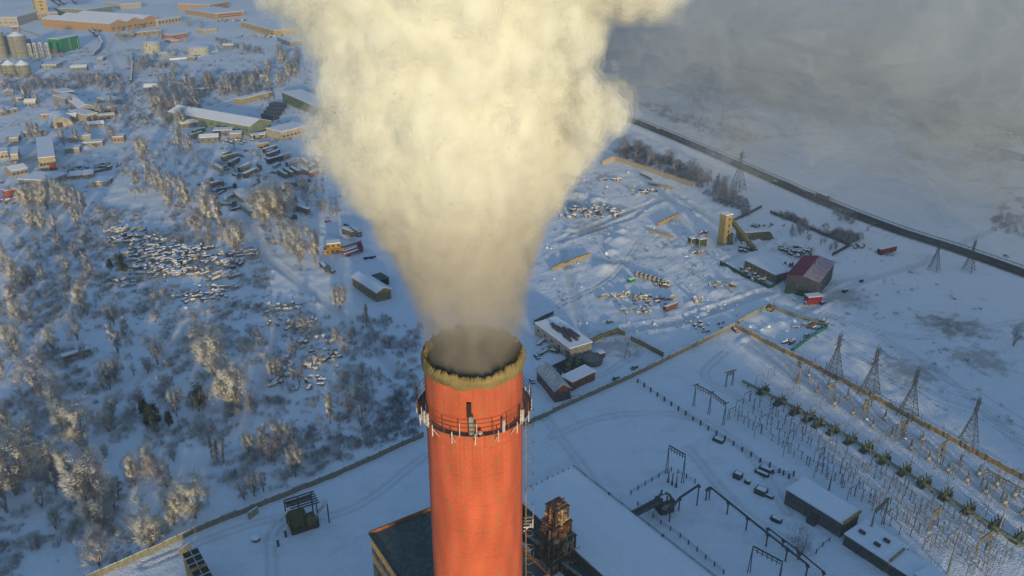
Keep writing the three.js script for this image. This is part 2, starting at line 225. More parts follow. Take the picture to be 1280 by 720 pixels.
  for (let y = 81; y < gy; y += 1.5) { const r = 3.87 + (CTOP - y) * 0.0085; const q = []; for (let k = 0; k <= 8; k++) { const w = k / 8 * Math.PI, [x, z] = at(r + 0.62 * Math.sin(w), 0.36 * Math.cos(w)); q.push([x, y, z]); } new MB().path(q, 0.025, 4).put('safety_hoop', M(0.42, 0.3, 0.1), lad); }
  for (const y of [97.4, 104.6]) { const pl = new THREE.Group(); pl.name = 'rest_platform'; lad.add(pl); const b = new MB(); const r = 3.72 + (CTOP - y) * 0.006; for (let k = 0; k < 4; k++) { const [x, z] = at(r, -0.55 + k * 0.36), [x2, z2] = at(r + 0.75, -0.55 + k * 0.36); b.bar([x, y, z], [x2, y + 0.1, z2], 0.09); } const [x, z] = at(r + 0.75, -0.6), [x2, z2] = at(r + 0.75, 0.6); b.bar([x, y + 0.1, z], [x2, y + 0.1, z2], 0.09).bar([x, y + 0.9, z], [x2, y + 0.9, z2], 0.06).bar([x, y, z], [x, y + 0.95, z], 0.07).bar([x2, y, z2], [x2, y + 0.95, z2], 0.07); const [x3, z3] = at(r, 0); b.bar([x3, y - 0.9, z3], [(x + x2) / 2, y, (z + z2) / 2], 0.09); b.put('deck', M(0.82, 0.82, 0.82), pl); }
}
// ---------------------------------------------------------------- smoke: nested surfaces of equal thickness, thin outside and dense within
function surfaceNet(f, nx, ny, nz, level) {
  const id = new Int32Array(nx * ny * nz).fill(-1), P = [], ix = [], sx = 1, sy = nx, sz = nx * ny;
  const corner = [0, sx, sy, sx + sy, sz, sx + sz, sy + sz, sx + sy + sz], edges = [[0, 1], [2, 3], [4, 5], [6, 7], [0, 2], [1, 3], [4, 6], [5, 7], [0, 4], [1, 5], [2, 6], [3, 7]];
  for (let z = 0; z + 1 < nz; z++) for (let y = 0; y + 1 < ny; y++) for (let x = 0; x + 1 < nx; x++) {
    const o = x + y * sy + z * sz; let m = 0;
    for (let k = 0; k < 8; k++) if (f[o + corner[k]] > level) m |= 1 << k;
    if (m === 0 || m === 255) continue;
    let n = 0, X = 0, Y = 0, Z = 0;
    for (const [a, b] of edges) { if (!((m >> a ^ m >> b) & 1)) continue; const va = f[o + corner[a]], vb = f[o + corner[b]], t = (level - va) / (vb - va); X += lerp(a & 1, b & 1, t); Y += lerp(a >> 1 & 1, b >> 1 & 1, t); Z += lerp(a >> 2, b >> 2, t); n++; }
    id[o] = P.length / 3; P.push(x + X / n, y + Y / n, z + Z / n);
  }
  for (let z = 1; z + 1 < nz; z++) for (let y = 1; y + 1 < ny; y++) for (let x = 1; x + 1 < nx; x++) {
    const o = x + y * sy + z * sz, s = f[o] > level;
    const q = (a, b, c, d) => { if (a < 0 || b < 0 || c < 0 || d < 0) return; s ? ix.push(a, b, c, a, c, d) : ix.push(a, c, b, a, d, c); };
    if (s !== f[o + sx] > level) q(id[o - sy - sz], id[o - sz], id[o], id[o - sy]);
    if (s !== f[o + sy] > level) q(id[o - sx - sz], id[o - sx], id[o], id[o - sz]);
    if (s !== f[o + sz] > level) q(id[o - sx - sy], id[o - sy], id[o], id[o - sx]);
  }
  return { P, ix };
}
function smoke(name, label, { lo, hi, cell, field, levels, tint, round }) { // levels: [threshold, opacity]
  const nx = Math.ceil((hi[0] - lo[0]) / cell), ny = Math.ceil((hi[1] - lo[1]) / cell), nz = Math.ceil((hi[2] - lo[2]) / cell), f = new Float32Array(nx * ny * nz);
  for (let z = 0, o = 0; z < nz; z++) for (let y = 0; y < ny; y++) for (let x = 0; x < nx; x++, o++) f[o] = field(lo[0] + x * cell, lo[1] + y * cell, lo[2] + z * cell);
  const pos = [], nor = [], col = [], idx = [], at = (x, y, z) => f[clamp(x | 0, 0, nx - 1) + clamp(y | 0, 0, ny - 1) * nx + clamp(z | 0, 0, nz - 1) * nx * ny];
  for (const [lev, op] of levels) {
    const { P, ix } = surfaceNet(f, nx, ny, nz, lev), base = pos.length / 3;
    for (let i = 0; i < P.length; i += 3) {
      const x = P[i], y = P[i + 1], z = P[i + 2], X = lo[0] + x * cell, Y = lo[1] + y * cell, Z = lo[2] + z * cell;
      pos.push(X, Y, Z);
      const gx = at(x + 1.5, y, z) - at(x - 0.5, y, z), gy = at(x, y + 1.5, z) - at(x, y - 0.5, z), gz = at(x, y, z + 1.5) - at(x, y, z - 0.5), l = Math.hypot(gx, gy, gz) || 1;
      let N = [-gx / l, -gy / l, -gz / l]; if (round) { const q = round(X, Y, Z), L = Math.hypot(...q) || 1; const e = [n3(X * 1.3, Y * 1.3, Z * 1.3), n3(X * 1.3 + 50, Y * 1.3, Z * 1.3), n3(X * 1.3, Y * 1.3 + 50, Z * 1.3)]; N = N.map((v, k) => v * 0.3 + 0.5 * q[k] / L + 0.22 * e[k] + 0.4 * [sunDir.x, sunDir.y, sunDir.z][k]); const K = Math.hypot(...N) || 1; N = N.map((v) => v / K); }
      nor.push(...N);
      const [r, g, b, a] = tint(X, Y, Z, lev); col.push(r, g, b, clamp(op * a, 0, 1));
    }
    for (const k of ix) idx.push(base + k);
  }
  const g = new THREE.BufferGeometry();
  g.setAttribute('position', new THREE.BufferAttribute(new Float32Array(pos), 3)); g.setAttribute('normal', new THREE.BufferAttribute(new Float32Array(nor), 3)); g.setAttribute('color', new THREE.BufferAttribute(new Float32Array(col), 4)); g.setIndex(new THREE.BufferAttribute(new Uint32Array(idx), 1));
  console.log(name, nx, ny, nz, 'tris', idx.length / 3);
  const m = new THREE.MeshPhysicalMaterial({ vertexColors: true, transparent: true, transmission: 0.5, thickness: 0, roughness: 1, specularIntensity: 0, side: THREE.DoubleSide });
  return tag(mesh(name, g, m), label, 'smoke', null, 'stuff');
}
const bil = (x, y, z) => Math.abs(n3(x, y, z));
const table = (T, y) => { if (y <= T[0][0]) return T[0]; for (let i = 0; i + 1 < T.length; i++) if (y < T[i + 1][0]) { const t = (y - T[i][0]) / (T[i + 1][0] - T[i][0]); return T[i].map((v, k) => lerp(v, T[i + 1][k], t)); } return T[T.length - 1]; };
{
  // left and right reach of the plume, metres from the chimney axis, by height
  const PT = [[112, -3.1, 3.1], [120, -3.2, 3.2], [122, -3.5, 3.5], [124, -4.0, 3.8], [127, -4.8, 4.1], [130, -5.8, 4.7], [133, -7.5, 5.8], [135.5, -8.5, 6.6], [138, -8.7, 7.1], [141, -8.9, 7.6], [145, -10.8, 8.3], [150, -12.5, 12.0], [160, -15, 16], [180, -18, 20]];
  const lobes = [[10.0, 147.4, 2, 2.9], [7.2, 139.2, 3, 1.9], [6.2, 136.0, 2, 1.4], [-8.2, 137.2, 2, 1.4]];
  const field = (x, y, z) => {
    const X = x - CX, Z = z - CZ, [, L, R] = table(PT, y), c = (L + R) / 2, r = (R - L) / 2, grow = clamp((y - 119) / 12);
    let d = 1 - Math.hypot(X - c, Z * 1.04 + (y - 119) * 0.06) / r;
    for (const [lx, ly, lz, lr] of lobes) d = Math.max(d, (1 - Math.hypot(X - lx, y - ly, Z - lz) / lr) * lr / r);
    if (d < -0.7 || d > 0.85) return d;
    const w = 0.9 * n3(X / 7, y / 9, Z / 7 + 30), k = grow;
    d += (-0.095 + 0.17 * bil(X / 11, y / 12 + 3, Z / 11) + 0.15 * bil(X / 6.3 + w * 0.3, y / 7.5, Z / 6.3) + 0.085 * bil(X / 2.9, y / 3.3 + w * 0.4, Z / 2.9 + 9) + 0.048 * bil(X / 1.35, y / 1.5, Z / 1.35 + 5) + 0.022 * n3(X / 0.68, y / 0.75, Z / 0.68)) * (0.35 + 0.65 * k) * Math.min(1, 9 / r);
    return d;
  };
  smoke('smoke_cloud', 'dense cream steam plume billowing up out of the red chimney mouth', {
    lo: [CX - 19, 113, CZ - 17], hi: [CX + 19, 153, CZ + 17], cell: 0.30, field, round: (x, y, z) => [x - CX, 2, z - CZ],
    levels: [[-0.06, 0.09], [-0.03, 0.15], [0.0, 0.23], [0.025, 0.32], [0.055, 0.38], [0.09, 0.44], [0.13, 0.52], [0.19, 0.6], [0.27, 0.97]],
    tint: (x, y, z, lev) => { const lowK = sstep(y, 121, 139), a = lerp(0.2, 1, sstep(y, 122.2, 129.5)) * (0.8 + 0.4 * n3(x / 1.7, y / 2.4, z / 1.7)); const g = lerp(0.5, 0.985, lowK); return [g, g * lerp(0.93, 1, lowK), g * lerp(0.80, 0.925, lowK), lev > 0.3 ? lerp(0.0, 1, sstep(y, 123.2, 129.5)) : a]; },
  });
}
// ---------------------------------------------------------------- builders: buildings, fences
const GLASS = M(0.05, 0.06, 0.08, { rough: 0.15, tex: 'none', spec: 1 });
const boxes = new Map();
function boxGeo(w, h, d) { const k = [w, h, d].map((v) => v.toFixed(3)).join(); if (!boxes.has(k)) boxes.set(k, new MB().box(0, 0, 0, w, h, d).geo()); return boxes.get(k); }
function boxPart(name, m, parent, x, y, z, w, h, d, turn = 0) { const o = mesh(name, boxGeo(w, h, d), m, parent); o.position.set(x, y, z); o.rotation.y = turn; return o; }
function frameOf(A, B, C, h) { // footprint from three roof corners seen in the survey picture: A to B is the front wall
  const a = G(...A, h), b = G(...B, h), c = G(...C, h), ux = b[0] - a[0], uz = b[1] - a[1], w = Math.hypot(ux, uz), U = [ux / w, uz / w], k = (c[0] - a[0]) * U[0] + (c[1] - a[1]) * U[1], vx = c[0] - a[0] - k * U[0], vz = c[1] - a[1] - k * U[1], d = Math.hypot(vx, vz), V = [vx / d, vz / d];
  const turn = Math.atan2(-V[0], -V[1]), side = Math.cos(turn) * U[0] - Math.sin(turn) * U[1] > 0 ? -1 : 1;
  return { x: a[0] + U[0] * w / 2 + V[0] * d / 2, z: a[1] + U[1] * w / 2 + V[1] * d / 2, w, d, turn, side };
}
const BR = (x) => ({ wall: M(...x) });
function bld(o) {
  const f = o.at ? { x: o.at[0], z: o.at[1], w: o.w, d: o.d, turn: o.turn ?? 0, side: o.side ?? 1 } : frameOf(o.A, o.B, o.C, o.h), { w, d, side } = f, h = o.h, y0 = Math.min(H(f.x, f.z), H(f.x + w / 3, f.z), H(f.x - w / 3, f.z)) - 0.6;
  const t = thing(o.name ?? 'warehouse', o.label, o.cat ?? 'building', [f.x, 0, f.z], f.turn, o.group), wall = o.wall ?? M(0.45, 0.40, 0.33), roofM = o.roofM ?? SNOW, ov = o.over ?? 0.35;
  boxPart('wall', wall, t, 0, y0, 0, w, h - y0, d);
  if (o.band) boxPart('plinth', o.band, t, 0, y0, 0, w + 0.1, h * 0.22 - y0, d + 0.1);
  const kind = o.roof ?? 'flat', rh = o.rh ?? Math.min(w, d) * 0.16;
  let roof;
  if (kind === 'flat') { roof = new MB().box(0, h + 0.004, 0, w + ov, 0.35, d + ov).put('roof', roofM, t); if (o.parapet) for (const [x, z, a, b] of [[0, d / 2, w + 0.5, 0.3], [0, -d / 2, w + 0.5, 0.3], [w / 2, 0, 0.3, d - 0.32], [-w / 2, 0, 0.3, d - 0.32]]) boxPart('parapet', o.parapet, t, x, h + 0.02, z, a, 0.75, b); }
  else if (kind === 'shed') { const b = new MB(), W = w / 2 + ov, D = d / 2 + ov; b.hexa([[-W, h + rh, D], [W, h + rh, D], [W, h + 0.01, -D], [-W, h + 0.01, -D], [-W, h + rh + 0.3, D], [W, h + rh + 0.3, D], [W, h + 0.31, -D], [-W, h + 0.31, -D]]); roof = b.put('roof', roofM, t); new MB().hexa([[-w / 2, h - 0.01, d / 2], [w / 2, h - 0.01, d / 2], [w / 2, h - 0.01, -d / 2], [-w / 2, h - 0.01, -d / 2], [-w / 2, h + rh - 0.02, d / 2], [w / 2, h + rh - 0.02, d / 2], [w / 2, h, -d / 2], [-w / 2, h, -d / 2]]).put('gable', wall, t); }
  else { // gables; bays side by side
    const n = o.bays ?? 1, alongX = o.ridge !== 'd', run = (alongX ? w : d) / 2, span = (alongX ? d : w) / n;
    for (let i = 0; i < n; i++) {
      const c = ((i + 0.5) / n - 0.5) * (alongX ? d : w), P = (r, s, y) => alongX ? [r, y, c + s] : [c + s, y, -r], th = 0.28;
      const gb = new MB(), e = span / 2; gb.tri(P(-run, -e, h), P(-run, e, h), P(-run, 0, h + rh)).tri(P(run, -e, h), P(run, e, h), P(run, 0, h + rh)); gb.put('gable', o.gableM ?? wall, t);
      const R = run + ov, E = e + (n > 1 ? 0 : ov), dy = -(rh / e) * (E - e);
      for (const s of [-1, 1]) { const b = new MB(); b.quad(P(-R, s * E, h + dy + 0.02), P(R, s * E, h + dy + 0.02), P(R, 0, h + rh + 0.02), P(-R, 0, h + rh + 0.02)).quad(P(-R, s * E, h + dy + th), P(R, s * E, h + dy + th), P(R, 0, h + rh + th), P(-R, 0, h + rh + th)).quad(P(-R, s * E, h + dy + 0.02), P(R, s * E, h + dy + 0.02), P(R, s * E, h + dy + th), P(-R, s * E, h + dy + th)); for (const q of [-R, R]) b.quad(P(q, s * E, h + dy + 0.02), P(q, 0, h + rh + 0.02), P(q, 0, h + rh + th), P(q, s * E, h + dy + th)); b.put('roof', (o.roofB && s > 0 ? o.roofB : roofM), t); }
    }
  }
  const wins = (face, rows, cols, ww, wh, y1, m, name) => { const L = face === 'front' ? w : d, sp = L / cols; for (let r = 0; r < rows; r++) for (let c = 0; c < cols; c++) { const q = (c + 0.5) * sp - L / 2, y = y1 + r * ((h - y1 - 0.5) / rows), W = Math.min(ww, sp * 0.82); if (face === 'front') boxPart(name, m, t, q, y, d / 2, W, wh, 0.16); else boxPart(name, m, t, side * w / 2, y, q, 0.16, wh, W); } };
  for (const s of o.win ?? []) wins(s[0], s[1], s[2], s[3] ?? 1.6, s[4] ?? 1.5, s[5] ?? 1.3, s[6] ?? GLASS, s[7] ?? 'window');
  for (const s of o.gates ?? []) boxPart('gate', s[4] ?? M(0.16, 0.14, 0.13), t, s[0] === 'front' ? s[1] * w / 2 : side * w / 2, y0, s[0] === 'front' ? d / 2 : s[1] * d / 2, s[0] === 'front' ? s[2] : 0.2, s[3] - y0, s[0] === 'front' ? 0.2 : s[2]);
  for (const s of o.stacks ?? []) boxPart(s[3] ?? 'chimney_stack', M(0.32, 0.2, 0.15), t, s[0] * w / 2, h, s[1] * d / 2, s[4] ?? 0.9, s[2], s[4] ?? 0.9);
  for (const s of o.vents ?? []) boxPart('roof_vent', M(0.12, 0.12, 0.13), t, s[0] * w / 2, h + 0.34, s[1] * d / 2, s[2] ?? 1.6, 0.7, s[3] ?? 0.8);
  t.userData.f = undefined; delete t.userData.f;
  return { t, ...f, y0 };
}
function along(pts, step) { // evenly spaced stations on a ground polyline
  const out = []; for (let i = 0; i + 1 < pts.length; i++) { const [a, b] = pts[i], [c, d] = pts[i + 1], L = Math.hypot(c - a, d - b), n = Math.max(1, Math.round(L / step)); for (let k = 0; k < n; k++) { const t = (k + 0.5) / n; out.push({ x: lerp(a, c, t), z: lerp(b, d, t), turn: Math.atan2(-(d - b), c - a), len: L / n }); } } return out;
}
function fence(label, px, hFull, { step = 4, wall = M(0.34, 0.33, 0.22), post = wall, thick = 0.16, gap = 0.1, name = 'panel_fence', cat = 'fence', group, skip, part = 'panel', base } = {}) {
  const h = hFull * 0.66, pts = T(px), t = thing(name, label, cat, [pts[0][0], 0, pts[0][1]], 0, group), ox = pts[0][0], oz = pts[0][1];
  along(pts, step).forEach((s, i) => {
    if (skip && skip(i)) return;
    const y = H(s.x, s.z), lean = ((i * 7919) % 13 - 6) * 0.002;
    const p = boxPart(part, wall, t, s.x - ox, y - 0.4 + ((i * 31) % 5) * 0.03, s.z - oz, s.len - gap, h + 0.4, thick, s.turn); p.rotation.x = lean;
    const c = Math.cos(s.turn), q = Math.sin(s.turn); boxPart('post', post, t, s.x - ox - c * s.len / 2, y - 0.4, s.z - oz + q * s.len / 2, 0.24, h + 0.62, 0.3, s.turn);
    if (base) { boxPart('cap_snow', SNOW, t, s.x - ox, y + h + 0.02, s.z - oz, s.len - 0.3, 0.09, thick + 0.06, s.turn); }
  });
  return t;
}
function railFence(label, px, h, { step = 3, m = M(0.10, 0.10, 0.11), post = 0.22, name = 'post_fence', group } = {}) {
  const pts = T(px), ox = pts[0][0], oz = pts[0][1], t = thing(name, label, 'fence', [ox, 0, oz], 0, group), st = along(pts, step);
  st.forEach((s, i) => { const y = H(s.x, s.z); boxPart('post', m, t, s.x - ox, y - 0.3, s.z - oz, post, h + 0.3 + ((i * 37) % 5) * 0.06, post, s.turn); });
  for (const k of [0.45, 0.9]) { const b = new MB(); st.forEach((s, i) => { if (i) { const q = st[i - 1]; b.bar([q.x - ox, H(q.x, q.z) + h * k, q.z - oz], [s.x - ox, H(s.x, s.z) + h * k, s.z - oz], 0.06); } }); b.put('rail', m, t); }
  return t;
}
const px2turn = (p, q) => { const a = G(...p), b = G(...q); return Math.atan2(-(b[1] - a[1]), b[0] - a[0]); };

// ---------------------------------------------------------------- plants
function crownGeo(twigs) { // [origin, direction, length, width, tone, outward]
  const n = twigs.length, p = new Float32Array(n * 9), nr = new Float32Array(n * 9), c = new Float32Array(n * 9);
  twigs.forEach(([o, d, l, w, tone, out], i) => {
    const s = new THREE.Vector3(d.z + 0.3, 0.2, -d.x).cross(d).normalize().multiplyScalar(w / 2), v = [o.clone().add(s), o.clone().sub(s), o.clone().addScaledVector(d, l)];
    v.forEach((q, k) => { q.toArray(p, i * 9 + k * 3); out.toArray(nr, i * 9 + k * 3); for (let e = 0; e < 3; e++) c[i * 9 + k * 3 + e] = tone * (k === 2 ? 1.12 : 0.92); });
  });
  const g = new THREE.BufferGeometry(); g.setAttribute('position', new THREE.BufferAttribute(p, 3)); g.setAttribute('normal', new THREE.BufferAttribute(nr, 3)); g.setAttribute('color', new THREE.BufferAttribute(c, 3)); return g;
}
const leafMat = (r, g, b) => new THREE.MeshPhysicalMaterial({ color: new THREE.Color().setRGB(r, g, b), vertexColors: true, roughness: 1, specularIntensity: 0, transmission: 0.22, thickness: 0, side: THREE.DoubleSide });
const BARK = M(0.36, 0.32, 0.30);
const LEAF = { pale: leafMat(0.92, 0.88, 0.77), lilac: leafMat(0.90, 0.84, 0.80), brown: leafMat(0.74, 0.65, 0.59), dark: leafMat(0.56, 0.55, 0.57), green: leafMat(0.06, 0.085, 0.045), ochre: leafMat(0.42, 0.33, 0.18) };
function makeTree(seed, kind, { h = 10, r = 3.6, stems = 5, clumps = 26, per = 60, len = 1.1, w = 0.15, low = 0.2, colum = 0 }) {
  const R = rng(seed), V = (x, y, z) => new THREE.Vector3(x, y, z), tr = new MB(), tw = [], mid = V(0, h * 0.5, 0);
  tr.cyl([0, -0.5, 0], [0, h * 0.22, 0], 0.2 + h * 0.008, 0.16, 6);
  for (let s = 0; s < stems; s++) {
    const a = (s + R() * 0.7) / stems * 2 * Math.PI, sp = stems > 1 ? (0.35 + 0.65 * R()) : 0.05, top = V(Math.cos(a) * r * sp * 0.75, h * (0.72 + 0.25 * R()), Math.sin(a) * r * sp * 0.75), root = V(Math.cos(a) * 0.25, h * 0.18 * R(), Math.sin(a) * 0.25), elbow = root.clone().lerp(top, 0.45).add(V(Math.cos(a) * r * 0.12, 0, Math.sin(a) * r * 0.12));
    tr.cyl(root.toArray(), elbow.toArray(), 0.13, 0.08, 5, false).cyl(elbow.toArray(), top.toArray(), 0.08, 0.03, 4, false);
    const nC = Math.ceil(clumps / stems);
    for (let k = 0; k < nC; k++) {
      const t = low + (1 - low) * ((k + R()) / nC), on = t < 0.45 ? root.clone().lerp(elbow, t / 0.45) : elbow.clone().lerp(top, (t - 0.45) / 0.55);
      const b = R() * 2 * Math.PI, reach = r * (0.18 + 0.42 * R()) * (colum ? 0.45 + 0.55 * (1 - t) : 1.1 - 0.45 * t), c = on.clone().add(V(Math.cos(b) * reach, h * 0.05 + R() * h * 0.08, Math.sin(b) * reach));
      tr.cyl(on.toArray(), c.toArray(), 0.05, 0.02, 3, false);
      const cr = (0.5 + 0.6 * R()) * r * 0.36, tone = 0.72 + 0.5 * R();
      for (let q = 0; q < per; q++) {
        const e = V(R() - 0.5, R() - 0.5, R() - 0.5).normalize().multiplyScalar(cr * Math.cbrt(R())), o = c.clone().add(e); if (o.y < 0.2) continue;
        const d = e.clone().normalize().multiplyScalar(0.9).add(V(Math.cos(b) * 0.3, kind === 'green' ? -0.05 : 0.55, Math.sin(b) * 0.35)).add(V(R() - 0.5, R() - 0.5, R() - 0.5)).normalize(), out = o.clone().sub(mid).normalize().multiplyScalar(0.7).add(e.normalize().multiplyScalar(0.5)).add(V(0, 0.25, 0)).normalize();
        tw.push([o, d, len * (0.5 + R()), w * (0.6 + 0.8 * R()), tone * (0.85 + 0.3 * R()), out]);
      }
    }
  }
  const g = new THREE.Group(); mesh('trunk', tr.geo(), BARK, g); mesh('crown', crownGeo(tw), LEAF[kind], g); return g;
}
const FINE = { per: 170, len: 0.5, w: 0.07 };
const PROTO = {
  pale: [makeTree(1, 'pale', { r: 3.3, low: 0.1, ...FINE }), makeTree(2, 'pale', { r: 3.9, clumps: 36, stems: 7, low: 0.08, ...FINE }), makeTree(3, 'pale', { r: 2.5, stems: 4, clumps: 24, ...FINE }), makeTree(4, 'pale', { r: 3.3, stems: 6, clumps: 40, low: 0.1, ...FINE, per: 130 })],
  lilac: [makeTree(11, 'lilac', { r: 3.1, low: 0.1, ...FINE }), makeTree(12, 'lilac', { r: 3.6, stems: 6, clumps: 30, low: 0.08, ...FINE, per: 130 }), makeTree(13, 'lilac', { r: 2.3, stems: 3, clumps: 22, ...FINE })],
  tall: [makeTree(21, 'pale', { r: 1.9, stems: 2, clumps: 24, colum: 1, low: 0.1, ...FINE }), makeTree(22, 'pale', { r: 1.5, stems: 1, clumps: 22, colum: 1, low: 0.1, ...FINE }), makeTree(23, 'lilac', { r: 1.8, stems: 2, clumps: 22, colum: 1, low: 0.12, ...FINE })],
  brown: [makeTree(31, 'brown', { r: 4.6, stems: 8, clumps: 38, low: 0.08, ...FINE, per: 90 }), makeTree(32, 'brown', { r: 4, stems: 7, clumps: 30, low: 0.08, ...FINE, per: 90 })],
  dark: [makeTree(41, 'dark', { r: 3.8, stems: 6, clumps: 30, ...FINE, per: 80 }), makeTree(42, 'dark', { r: 3, stems: 4, clumps: 24, ...FINE, per: 85 })],
  green: [makeTree(51, 'green', { r: 2.6, stems: 1, clumps: 44, per: 70, colum: 1, low: 0.08, len: 0.7, w: 0.14 }), makeTree(52, 'green', { r: 3.6, stems: 3, clumps: 40, per: 70, low: 0.12, len: 0.7, w: 0.14 })],
};
const used = new Set(); let treeCount = 0;
const KIND = { pale: ['frosted_tree', 'tree'], lilac: ['frosted_tree', 'tree'], tall: ['frosted_tree', 'tree'], brown: ['bare_bush', 'bush'], dark: ['bare_tree', 'tree'], green: ['pine_tree', 'tree'] };
function tree(px, py, hpx, kind, label, group, r = Math.random) { // base and height as they measure in the survey picture
  const [x, z] = G(px, py), depth = EYE * SP - z * CP, dep = Math.atan2(EYE, Math.hypot(x, z)), hm = clamp(hpx * depth / FOC / Math.cos(dep), 1.5, 24);
  const list = PROTO[kind], i = Math.floor(r() * list.length), c = list[i].clone(), sx = hm / 10 * (0.85 + 0.3 * r()); used.add(list[i]);
  c.name = numbered(KIND[kind][0]); c.position.set(x, H(x, z), z); c.rotation.y = r() * 6.28; c.scale.set(sx, hm / 10, sx);
  tag(c, label, KIND[kind][1], group); scene.add(c); treeCount++; return c;
}
// ---------------------------------------------------------------- trees one can tell apart
{
  const r = rng(77), L = (list, zone, group) => list.forEach(([x, y, h, k, what]) => tree(x, y, h, k, what ?? `${{ pale: 'pale frosted spreading tree', lilac: 'greyish frosted spreading tree', tall: 'slender frosted upright tree', brown: 'reddish brown bare bush', dark: 'dark bare tree', green: 'dark green pine' }[k]} ${zone}`, what ? undefined : `${group}, ${k}`, r));
  L([[268, 470, 62, 'pale', 'large pale frosted tree, left of the two big crowns above the concrete fence'], [292, 512, 66, 'pale', 'large pale frosted tree, lower right of the pair with a sunlit crown'], [249, 515, 30, 'green', 'low dark green bushy tree at the foot of the big pale pair'], [196, 540, 40, 'green', 'dark green pine in the snowy clearing left of the big pale pair'], [181, 522, 26, 'green', 'smaller olive green pine touching the clearing pine'], [212, 535, 24, 'green', 'small dark pine right beside the clearing pine'], [245, 648, 50, 'pale', 'pale white frosted tree standing close above the sunlit fence panels'], [218, 655, 40, 'pale', 'golden frosted tree just left of the white one above the fence'], [122, 642, 78, 'lilac', 'broad greyish frosted tree, the biggest crown in the lower left thicket'], [94, 618, 60, 'tall', 'tall pale frosted tree on the left flank of the biggest lower left crown'], [20, 618, 80, 'pale', 'big golden frosted tree at the left picture edge'], [36, 580, 55, 'pale', 'frosted tree behind the golden one at the left picture edge'], [9, 640, 55, 'lilac', 'half cropped frosted tree in front of the golden one at the left edge'], [78, 540, 62, 'pale', 'pale frosted tree with a yellow crown above the lower left thicket'], [100, 556, 56, 'pale', 'second yellow frosted crown leaning against its left neighbour'], [22, 450, 46, 'pale', 'round frosted tree alone near the left edge, half way up'], [49, 495, 52, 'lilac', 'greyish frosted tree below the round one near the left edge'], [297, 318, 44, 'pale', 'round bushy frosted tree standing alone beside the rubble dump'], [276, 298, 58, 'tall', 'tallest frosted tree of the row behind the rubble dump'], [262, 290, 58, 'pale', 'broad frosted tree left in the tall row behind the rubble dump'], [330, 283, 66, 'pale', 'large frosted tree in front of the truck yard'], [350, 280, 54, 'pale', 'frosted tree touching the large one before the truck yard'], [375, 330, 50, 'pale', 'wide frosted tree beside the yellow cabin'], [395, 332, 44, 'pale', 'rounded frosted tree just left of the yellow cabin'], [360, 318, 44, 'lilac', 'frosted tree at the left of the clump by the yellow cabin'], [425, 386, 32, 'pale', 'frosted tree by the lane left of the plume'], [453, 468, 16, 'pale', 'tiny bright frosted bush left of the chimney mouth'], [413, 530, 40, 'tall', 'thin frosted tree amid the dark shrubs left of the chimney'], [458, 408, 30, 'tall', 'white upright frosted tree on the edge of the shaded wood'], [155, 345, 26, 'green', 'small green pine above the rubble dump'], [139, 338, 16, 'green', 'olive green shrub left of the pine above the rubble dump'], [1267, 432, 28, 'dark', 'lone dark bare tree on the snow field at the right edge'], [997, 700, 34, 'dark', 'round dark bare bush beside the long substation hall'], [105, 392, 40, 'pale', 'frosted tree with a yellow top in the left field'], [148, 442, 34, 'lilac', 'greyish frosted tree in the middle of the left field'], [197, 455, 32, 'pale', 'frosted tree right of the middle of the left field'], [370, 596, 40, 'pale', 'yellowish frosted tree by the fence left of the chimney'], [190, 684, 44, 'pale', 'yellowish frosted tree right above the long sunlit fence piece'], [125, 708, 46, 'lilac', 'greyish frosted tree at the lower left before the fence']]);
  L([[330, 565, 34, 'lilac'], [312, 570, 30, 'pale'], [350, 562, 36, 'lilac'], [365, 556, 28, 'pale'], [340, 575, 30, 'brown'], [272, 575, 30, 'tall'], [265, 572, 28, 'tall'], [280, 578, 26, 'tall'], [318, 620, 26, 'pale'], [305, 624, 20, 'lilac'], [330, 615, 24, 'pale'], [210, 612, 34, 'lilac'], [196, 600, 30, 'brown']], 'in the bushes along the concrete fence', 'bushes above the concrete fence');
  L([[215, 250, 34, 'tall'], [226, 256, 36, 'tall'], [237, 262, 40, 'tall'], [205, 244, 30, 'tall'], [196, 240, 34, 'lilac'], [188, 236, 36, 'tall'], [180, 200, 30, 'pale'], [172, 240, 28, 'lilac'], [225, 190, 30, 'pale'], [236, 192, 26, 'lilac'], [212, 262, 24, 'pale'], [248, 296, 34, 'lilac'], [262, 310, 22, 'brown']], 'in the row above the rubble dump', 'trees of the row above the rubble dump');
  L([[36, 262, 34, 'pale'], [48, 258, 30, 'lilac'], [60, 262, 32, 'pale'], [72, 256, 34, 'tall'], [84, 262, 36, 'pale'], [92, 268, 34, 'tall'], [103, 270, 34, 'lilac'], [66, 250, 28, 'lilac'], [55, 290, 26, 'pale'], [70, 292, 24, 'lilac'], [42, 286, 26, 'pale'], [98, 285, 26, 'pale']], 'in the grove below the small factory yard', 'trees of the grove below the factory yard');
  const scatter = (n, poly, kinds, hr, zone, group, seed) => { const R = rng(seed); let k = 0, guard = 0; const xs = poly.map((p) => p[0]), ys = poly.map((p) => p[1]), a = Math.min(...xs), b = Math.max(...xs), c = Math.min(...ys), d = Math.max(...ys); while (k < n && guard++ < 4000) { const x = lerp(a, b, R()), y = lerp(c, d, R()); if (!inPoly(x, y, poly) || n2(x / 38, y / 24) < -0.35) continue; const s = 0.74 * (y + 116) / 500; L([[x, y, lerp(...hr, R()) * s, kinds[Math.floor(R() * kinds.length)]]], zone, group); k++; } };
  scatter(38, [[-10, 300], [120, 330], [150, 400], [220, 480], [200, 560], [110, 700], [-10, 715]], ['pale', 'pale', 'lilac', 'lilac', 'tall', 'brown', 'pale'], [16, 48], 'in the wild thicket at the lower left', 'trees of the lower left thicket', 5);
